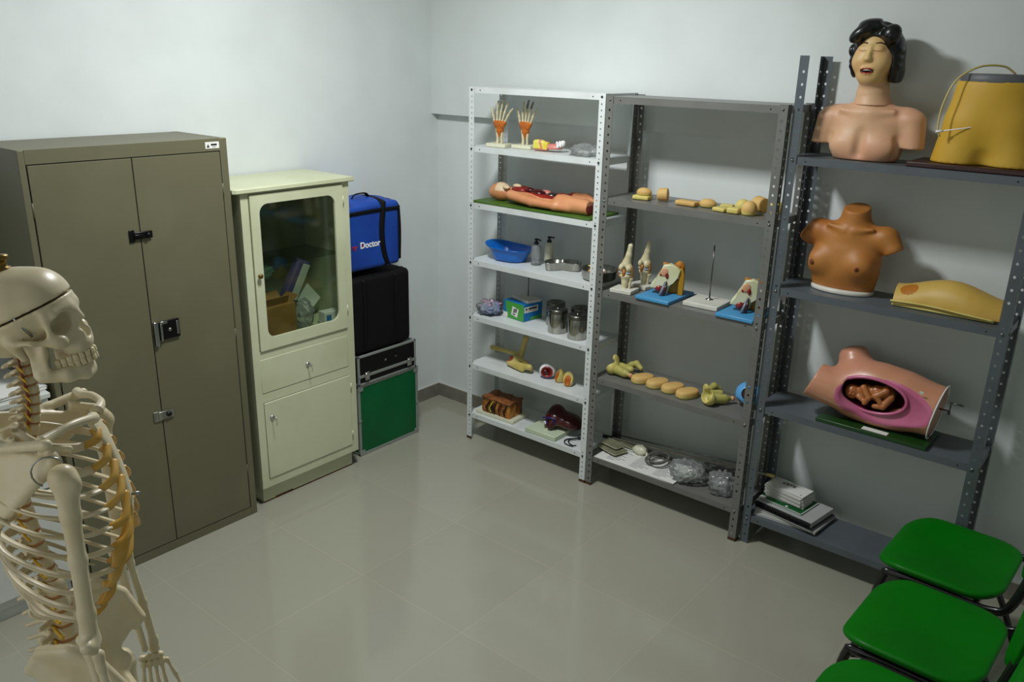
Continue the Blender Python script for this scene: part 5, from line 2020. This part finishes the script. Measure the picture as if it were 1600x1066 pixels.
E_ = [(.135, .09), (.137, .092), (.137, .092), (.13, .086), (.01, .01)]
rings = []
for (a, b), z in zip(E_, (.308, .311, .341, .345, .345)):
    rings.append([Vector((a*math.cos(2*PI*k/40), b*math.sin(2*PI*k/40)-.002, z)) for k in range(40)])
m.loft(rings)
m.build('waistband', M_band, t)
m = MB()
m.tube(catmull([(.04, .0, .346), (.0, -.02, .372), (-.07, -.06, .368), (-.13, -.095, .32), (-.158, -.112, .23), (-.160, -.115, .15), (-.15, -.11, .118)], 8), .0038, 8)
m.build('tubing', M_tubec, t)
m = MB()
m.tube([(-.165, -.118, .135), (-.06, -.1, .155), (-.03, -.086, .16)], .002, 8)
m.tube([(-.165, -.118, .135), (-.14, -.114, .139)], .0042, 8)
m.build('needle', M_wht, t)

# brown chest
M_chest = mat('ochre_vinyl', (176, 116, 52), .52, col2=(166, 102, 42), scale=6, sss=.03)
M_nip = mat('brown_areola', (112, 60, 22), .55)
S2z = 1.277
t = thing('breast_exam_torso', 'ochre headless chest model with short arm stubs and white base rim', 'manikin', (2.632, -.205, S2z))
f = F()
f.e((-.002, .0, .13), (.147, .077, .16), k=.02)
f.e((-.002, .005, .05), (.134, .084, .14), k=.02)
f.c((-.12, .008, .245), (.13, .008, .245), .05, .05, k=.035)
f.c((-.14, .008, .245), (-.172, -.005, .216), .05, .036, k=.02)
f.c((.15, .008, .245), (.182, -.005, .21), .05, .04, k=.02)
f.c((.012, .008, .27), (.012, .004, .36), .066, .054, k=.035)
f.e((-.10, -.050, .122), (.05, .038, .05), k=.04)
f.e((.072, -.055, .122), (.052, .040, .052), k=.04)
f.c((-.08, -.042, .285), (-.01, -.052, .272), .007, .008, k=.02)
f.c((.1, -.042, .285), (.03, -.052, .272), .007, .008, k=.02)
f.plane((.012, 0, .362), (0, -.28, 1), .006)
def chestf(P, f=f):
    Q = P.copy()
    k = np.clip((.15-P[:, 2])/.15, 0, 1)**2
    Q[:, 1] = Q[:, 1]*(1+.5*k)
    d = np.maximum(f.f(Q), .0165-P[:, 2])
    ax = np.abs(P[:, 0]-.003)
    arm = np.where(ax > .138, (.55*(ax-.19)-(P[:, 2]-.20))/1.14, -1)
    return np.maximum(d, arm)
sdf_obj('torso', chestf, (-.24, -.12, .01), (.25, .12, .39), .005, M_chest, t)
def chy(x, z):
    ys = np.linspace(-.13, 0, 131)
    v = chestf(np.stack([np.full_like(ys, x), ys, np.full_like(ys, z)], 1))
    return float(ys[int(np.argmax(v < 0))])
for x, z in ((-.112, .124), (.074, .124)):
    y = chy(x, z)
    m = MB()
    m.ell((x, y+.0035, z), (.0145, .005, .0145), None, 0, 8)
    m.ell((x, y-.002, z), (.005, .006, .005), None, 0, 8)
    m.build('areola', M_nip, t)
m = MB()
rings = []
for s, z in ((.98, .0005), (1.0, .003), (1.0, .016), (.96, .018), (.05, .018)):
    rings.append([Vector((.132*s*math.cos(2*PI*k/40)-.002, .080*s*math.sin(2*PI*k/40)+.003, z)) for k in range(40)])
m.loft(rings)
m.build('base_rim', M_wbase, t)

# yellow abdomen pad
M_pady = mat('straw_vinyl', (206, 172, 88), .45, col2=(196, 158, 68), scale=5, sss=.03)
M_stain = mat('orange_stain', (178, 112, 30), .5)
t = thing('abdomen_pad', 'straw yellow arched body pad with an orange stain at one end', 'manikin', (3.05, -.205, S2z))
m = MB()
def padf(u, v):
    x = -.195+.39*u
    a = PI*(v*1.08-.04)
    h = .062+.045*math.sin(PI*min(max((u-.02)*.98, 0), 1))**1.6+.008*u*(1-u)
    wd = .09+.004*math.cos(u*9)
    sk_ = .018*(u-.5)
    return Vector((x+.012*math.cos(a), -wd*math.cos(a)+sk_*0+.0, .012+max(math.sin(a), -.1)*h*(1 if math.sin(a) > 0 else .1)))
def pmi(u, v):
    return 1 if ((u-.13)/.085)**2+((v-.33)/.12)**2 < 1 else 0
m.sheet(padf, 130, 64, 0, pmi)
o = m.build('shell', [M_pady, M_stain], t)
solid(o, .014, -1)
m = MB()
m.bx(-.188, .19, -.088, .086, .0006, .012, 0, .005)
m.build('backing', M_padl, t)
m = MB()
m.tube(catmull([(-.19, -.096, .022), (-.05, -.094, .026), (.1, -.097, .018), (.19, -.093, .012)], 5), .004, 6)
m.build('lip', M_padl, t)

# childbirth model
M_birth = mat('birth_skin', (196, 138, 106), .34, col2=(204, 142, 116), scale=6, sss=.03)
M_rose = mat('rose_cavity', (190, 96, 132), .3, col2=(200, 108, 142), scale=8)
M_womb = mat('womb_dark', (62, 12, 22), .3)
M_fetus = mat('fetus_skin', (178, 112, 62), .32, col2=(164, 96, 50), scale=16)
M_dgreen = mat('dark_green_board', (22, 62, 20), .3)
S3z = .7145
t = thing('childbirth_model', 'flesh coloured childbirth model cut open to a pink womb holding a fetus', 'anatomical model', (2.872, -.222, S3z))
MB().bx(-.225, .232, -.122, .09, 0, .016, 0, .002).build('board', M_dgreen, t)
MB().box((.02, -.094, .0168), (.105, .034, .0012), (0, 0, -1)).build('label_plate', M_paper, t)
f = F()
f.e((.0, .005, .15), (.225, .112, .135), (0, 6, 0), k=.03)
f.c((.1, .005, .145), (.26, .005, .13), .115, .108, k=.04)
f.c((-.13, -.035, .13), (-.29, -.058, .165), .086, .078, k=.04)
f.c((-.11, .05, .17), (-.155, .068, .262), .08, .066, k=.04)
f.e((-.02, .01, .06), (.17, .09, .05), k=.03)
f.plane((.222, 0, .1), (1, 0, -.14), .003)
f.plane((-.285, -.05, .16), (-1, -.15, .42), .003)
f.plane((-.17, .08, .312), (-.3, .1, 1), .02)
f.e((.04, -.128, .148), (.19, .064, .128), (0, 10, 0), op=-1, k=.008)
f.e((-.022, -.06, .165), (.135, .085, .072), (0, 3, 0), op=-1, k=.006)
f.plane((0, 0, .017), (0, 0, -1), .002)
def birthz(c):
    A = (((c[:, 0]-.04)/.202)**2+((c[:, 1]+.128)/.075)**2+((c[:, 2]-.148)/.14)**2) < 1
    B = (((c[:, 0]+.022)/.1385)**2+((c[:, 1]+.06)/.0885)**2+((c[:, 2]-.165)/.0745)**2) < 1
    B &= c[:, 1] > -.074
    return np.where(B, 2, np.where(A, 1, 0))
sdf_obj('body', f, (-.33, -.15, .01), (.27, .135, .32), .0048, [M_birth, M_rose, M_womb], t, zone=birthz)
m = MB()
m.tube([(-.022+.142*math.cos(a), -.079, .163+.076*math.sin(a)) for a in np.linspace(0, 2*PI, 49)[:-1]], .0075, 8, closed=True)
m.build('womb_rim', M_rose, t)
m = MB()
m.ell((-.05, -.072, .062), (.022, .012, .012), None, 0, 8)
m.build('bladder', M_rust2, t)
f = F()
f.e((-.108, -.05, .150), (.032, .03, .033), k=.006)
f.e((-.058, -.045, .160), (.032, .03, .036), k=.012)
f.e((-.012, -.04, .165), (.032, .03, .036), k=.012)
f.e((.028, -.036, .168), (.034, .03, .04), k=.012)
f.path([(-.06, -.07, .185), (-.03, -.08, .15), (-.045, -.08, .122)], [.014, .012, .010], .004)
f.path([(.03, -.066, .19), (-.002, -.078, .166), (.018, -.08, .14)], [.017, .014, .010], .004)
f.path([(.05, -.058, .165), (.03, -.078, .125), (-.005, -.078, .118)], [.017, .0135, .010], .004)
f.path([(-.075, -.068, .14), (-.04, -.078, .125)], [.011, .009], .004)
f.e((-.008, -.083, .165), (.012, .01, .012), k=.004)
f.e((-.118, -.078, .153), (.005, .005, .004), op=-1, k=.003)
f.e((-.100, -.079, .153), (.005, .005, .004), op=-1, k=.003)
f.e((-.109, -.081, .147), (.004, .005, .005), k=.004)
f.e((-.108, -.079, .135), (.008, .005, .002), op=-1, k=.002)
sdf_obj('fetus', f, (-.15, -.1, .1), (.08, .01, .22), .003, M_fetus, t)
m = MB()
ring = []
for k in range(40):
    a = 2*PI*k/40
    ring.append((.2225+.14*(.116*math.sin(a)+.03), .005+.116*math.cos(a), .13+.117*math.sin(a)))
m.tube(ring, .003, 6, closed=True)
m.build('white_rim', M_wht, t)
m = MB()
m.tube([(.22, .0, .15), (.268, .0, .15), (.268, .0, .186), (.315, .0, .186)], .0042, 8)
m.cyl((.262, 0, .14), (.272, 0, .14), .007, n=10)
m.build('crank', M_tind, t)
m = MB()
m.box((.17, -.094, .232), (.016, .002, .012), (20, 8, 0))
m.build('white_tag', M_wht, t)

# books on the lowest shelf
S4z = .149
M_cov = mat('gray_cover', (176, 178, 176), .5, col2=(166, 168, 166), scale=8)
M_page = mat('page_edges', (186, 186, 180), .8)
M_gcov = mat('green_cover', (0, 84, 34), .4)
M_dcov = mat('dark_cover', (38, 40, 42), .4)
def book(loc, rz, w_, d, h, label, cover, group, cat='book', name='book'):
    t = thing(name, label, cat, loc, rz, group)
    MB().bx(-w_/2+.002, w_/2-.001, -d/2+.001, d/2-.002, .0012, h-.0012).build('pages', M_page, t)
    MB().bx(-w_/2, w_/2, -d/2, d/2, h-.0011, h).build('front_cover', cover, t)
    MB().bx(-w_/2, w_/2, -d/2, d/2, .0002, .0011).build('back_cover', cover, t)
    return t
gz = 'magazines and books in the stack'
book((2.556, -.205, S4z), R(4), .29, .225, .009, 'white magazine lying at the very bottom of the book stack', M_cov, gz)
book((2.575, -.203, S4z+.0092), R(-5), .305, .225, .012, 'gray magazine, second from the bottom of the book stack', M_cov, gz)
book((2.572, -.208, S4z+.0214), R(-9), .30, .22, .007, 'dark covered book under the spiral-bound one', M_dcov, gz)
t = book((2.563, -.196, S4z+.0286), R(-8), .29, .21, .026, 'thick spiral-bound book with black coil along its front edge', M_cov, gz)
m = MB()
for k in range(30):
    x = -.139+k*.0096
    m.tube([(x, -.105+.0095*math.cos(a)-.004, .0135+.0105*math.sin(a)) for a in np.linspace(0, 2*PI, 11)[:-1]], .002, 5, closed=True)
m.build('coil', M_blk, t)
MB().box((0, -.106, .013), (.284, .006, .02), None, 0, .002).build('spine_strip', M_blk, t)
t = book((2.530, -.188, S4z+.0548), R(-8), .225, .165, .007, 'booklet with a dark green cover under the white booklets', M_gcov, gz, 'booklet', 'booklet')
m = MB()
m.bx(-.1122, .1122, -.0822, -.079, .007, .0073)
m.bx(.109, .1122, -.0822, .0822, .007, .0073)
m.bx(-.1122, -.085, -.076, -.055, .007, .0073)
m.bx(.02, .032, -.07, -.058, .007, .0073)
m.build('white_print', M_wht, t)
for k in range(7):
    z = S4z+.062+.0088*k
    dx = [.004, -.003, .005, -.002, .003, -.004, .0][k]
    nm = ['bottom', 'second from the bottom', 'third from the bottom', 'fourth from the bottom', 'third from the top', 'second from the top', 'top'][k]
    t = book((2.522+dx, -.178+dx*.5, z), R(-8+[3, -2, 2, -3, 1, -2, 0][k]), .195, .105, .0086, ('white booklet lettered CEYE on the top of the small stack' if k == 6 else 'white booklet, %s of the small booklet stack' % nm), M_paper, 'small white booklets', 'booklet', 'booklet')
    if k == 6:
        text('lettering', 'CEYE', .03, M_ink, t, (-.01, .018, .0086), Matrix.Identity(3), bold=.0008, align='CENTER')
        MB().bx(.074, .082, -.034, -.029, .0086, .0089).build('emblem', M_ink, t)
# ---------------------------------------------------------------- inside the glass cabinet
M_kraft = mat('kraft_paper', (150, 112, 56), .8, col2=(132, 96, 44), scale=8, bump=.3, bscale=30)
M_gfilm = film('green_film', (150, 190, 168), .3, .3)
M_purple2 = mat('violet_wrap', (110, 96, 150), .6, col2=(84, 80, 140), scale=14)
ZS = .8386
t = thing('cardboard_box', 'brown cardboard box with an open torn top inside the glass cabinet', 'box', (.27, -1.475, ZS), R(3))
m = MB()
m.bx(-.06, .06, -.125, .11, 0, .165, 0, .002)
m.build('carton', M_kraft, t)
m = MB()
m.box((.04, -.02, .185), (.004, .2, .05), (0, 24, 0))
m.box((-.035, .02, .185), (.004, .15, .06), (0, -38, 8))
m.box((.0, .12, .18), (.09, .004, .05), (-50, 0, 0))
m.build('flap', M_kraft, t)
t = thing('paper_bag', 'crumpled brown paper bag behind the cardboard box in the cabinet', 'bag', (.13, -1.475, ZS))
crumple((0, 0, .10), (.045, .10, .105), 51, .35, 22, zmin=.001).build('paper', M_kraft, t)
t = thing('plastic_bag', 'greenish clear plastic bag resting on the brown box in the cabinet', 'plastic bag', (.16, -1.47, 1.092))
crumple((0, 0, .05), (.065, .085, .045), 55, .3, 24, zmin=.001).build('film', M_gfilm, t)
t = thing('wrapped_pack', 'violet and white wrapped pack standing tilted in the cabinet', 'pack', (.165, -1.262, ZS))
m = MB()
m.box((0, .0, .2), (.05, .085, .3), (-24, 8, 0), 0, .012)
m.build('wrap', M_purple2, t)
m = MB()
m.box((.028, .03, .22), (.006, .045, .2), (-24, 8, 0), 0, .002)
m.build('label_strip', M_paper, t)
t = thing('flat_white_box', 'flat white carton leaning at the right inside the cabinet', 'box', (.16, -1.162, ZS))
MB().box((0, 0, .113), (.012, .11, .11), (36, -12, 0), 0, .001).build('carton', M_paper, t)
t = thing('bubble_bag', 'clear crinkled bag standing between the brown box and the white cartons', 'plastic bag', (.285, -1.285, ZS))
crumple((0, 0, .075), (.042, .05, .075), 61, .4, 24, zmin=.001).build('film', M_filmw, t)
t = thing('small_carton', 'small white carton with a blue square low in the cabinet corner', 'box', (.31, -1.135, ZS), R(-4))
MB().bx(-.03, .03, -.055, .05, 0, .07, 0, .002).build('carton', M_paper, t)
MB().bx(.03, .0306, -.045, -.015, .02, .055).build('blue_square', M_cblue, t)
# ---------------------------------------------------------------- on the low cabinet
t = thing('paper_stack', 'thin stack of white papers on the low white cabinet', 'paper', (.305, -2.715, .9172), R(3))
for k in range(4):
    MB().box((.004*(k % 2), .003*(k % 3), .003+.005*k), (.2, .19, .0046), (0, 0, k*1.5-2)).build('sheet', M_paper, t)
t = thing('green_booklet', 'dark green booklet with white mark lying behind the skeleton\'s neck', 'booklet', (.16, -2.80, .9172), R(12))
MB().bx(-.1, .1, -.07, .07, 0, .008, 0, .001).build('cover', M_gcov, t)
MB().bx(-.02, .06, .02, .035, .008, .0083).build('print', M_wht, t)
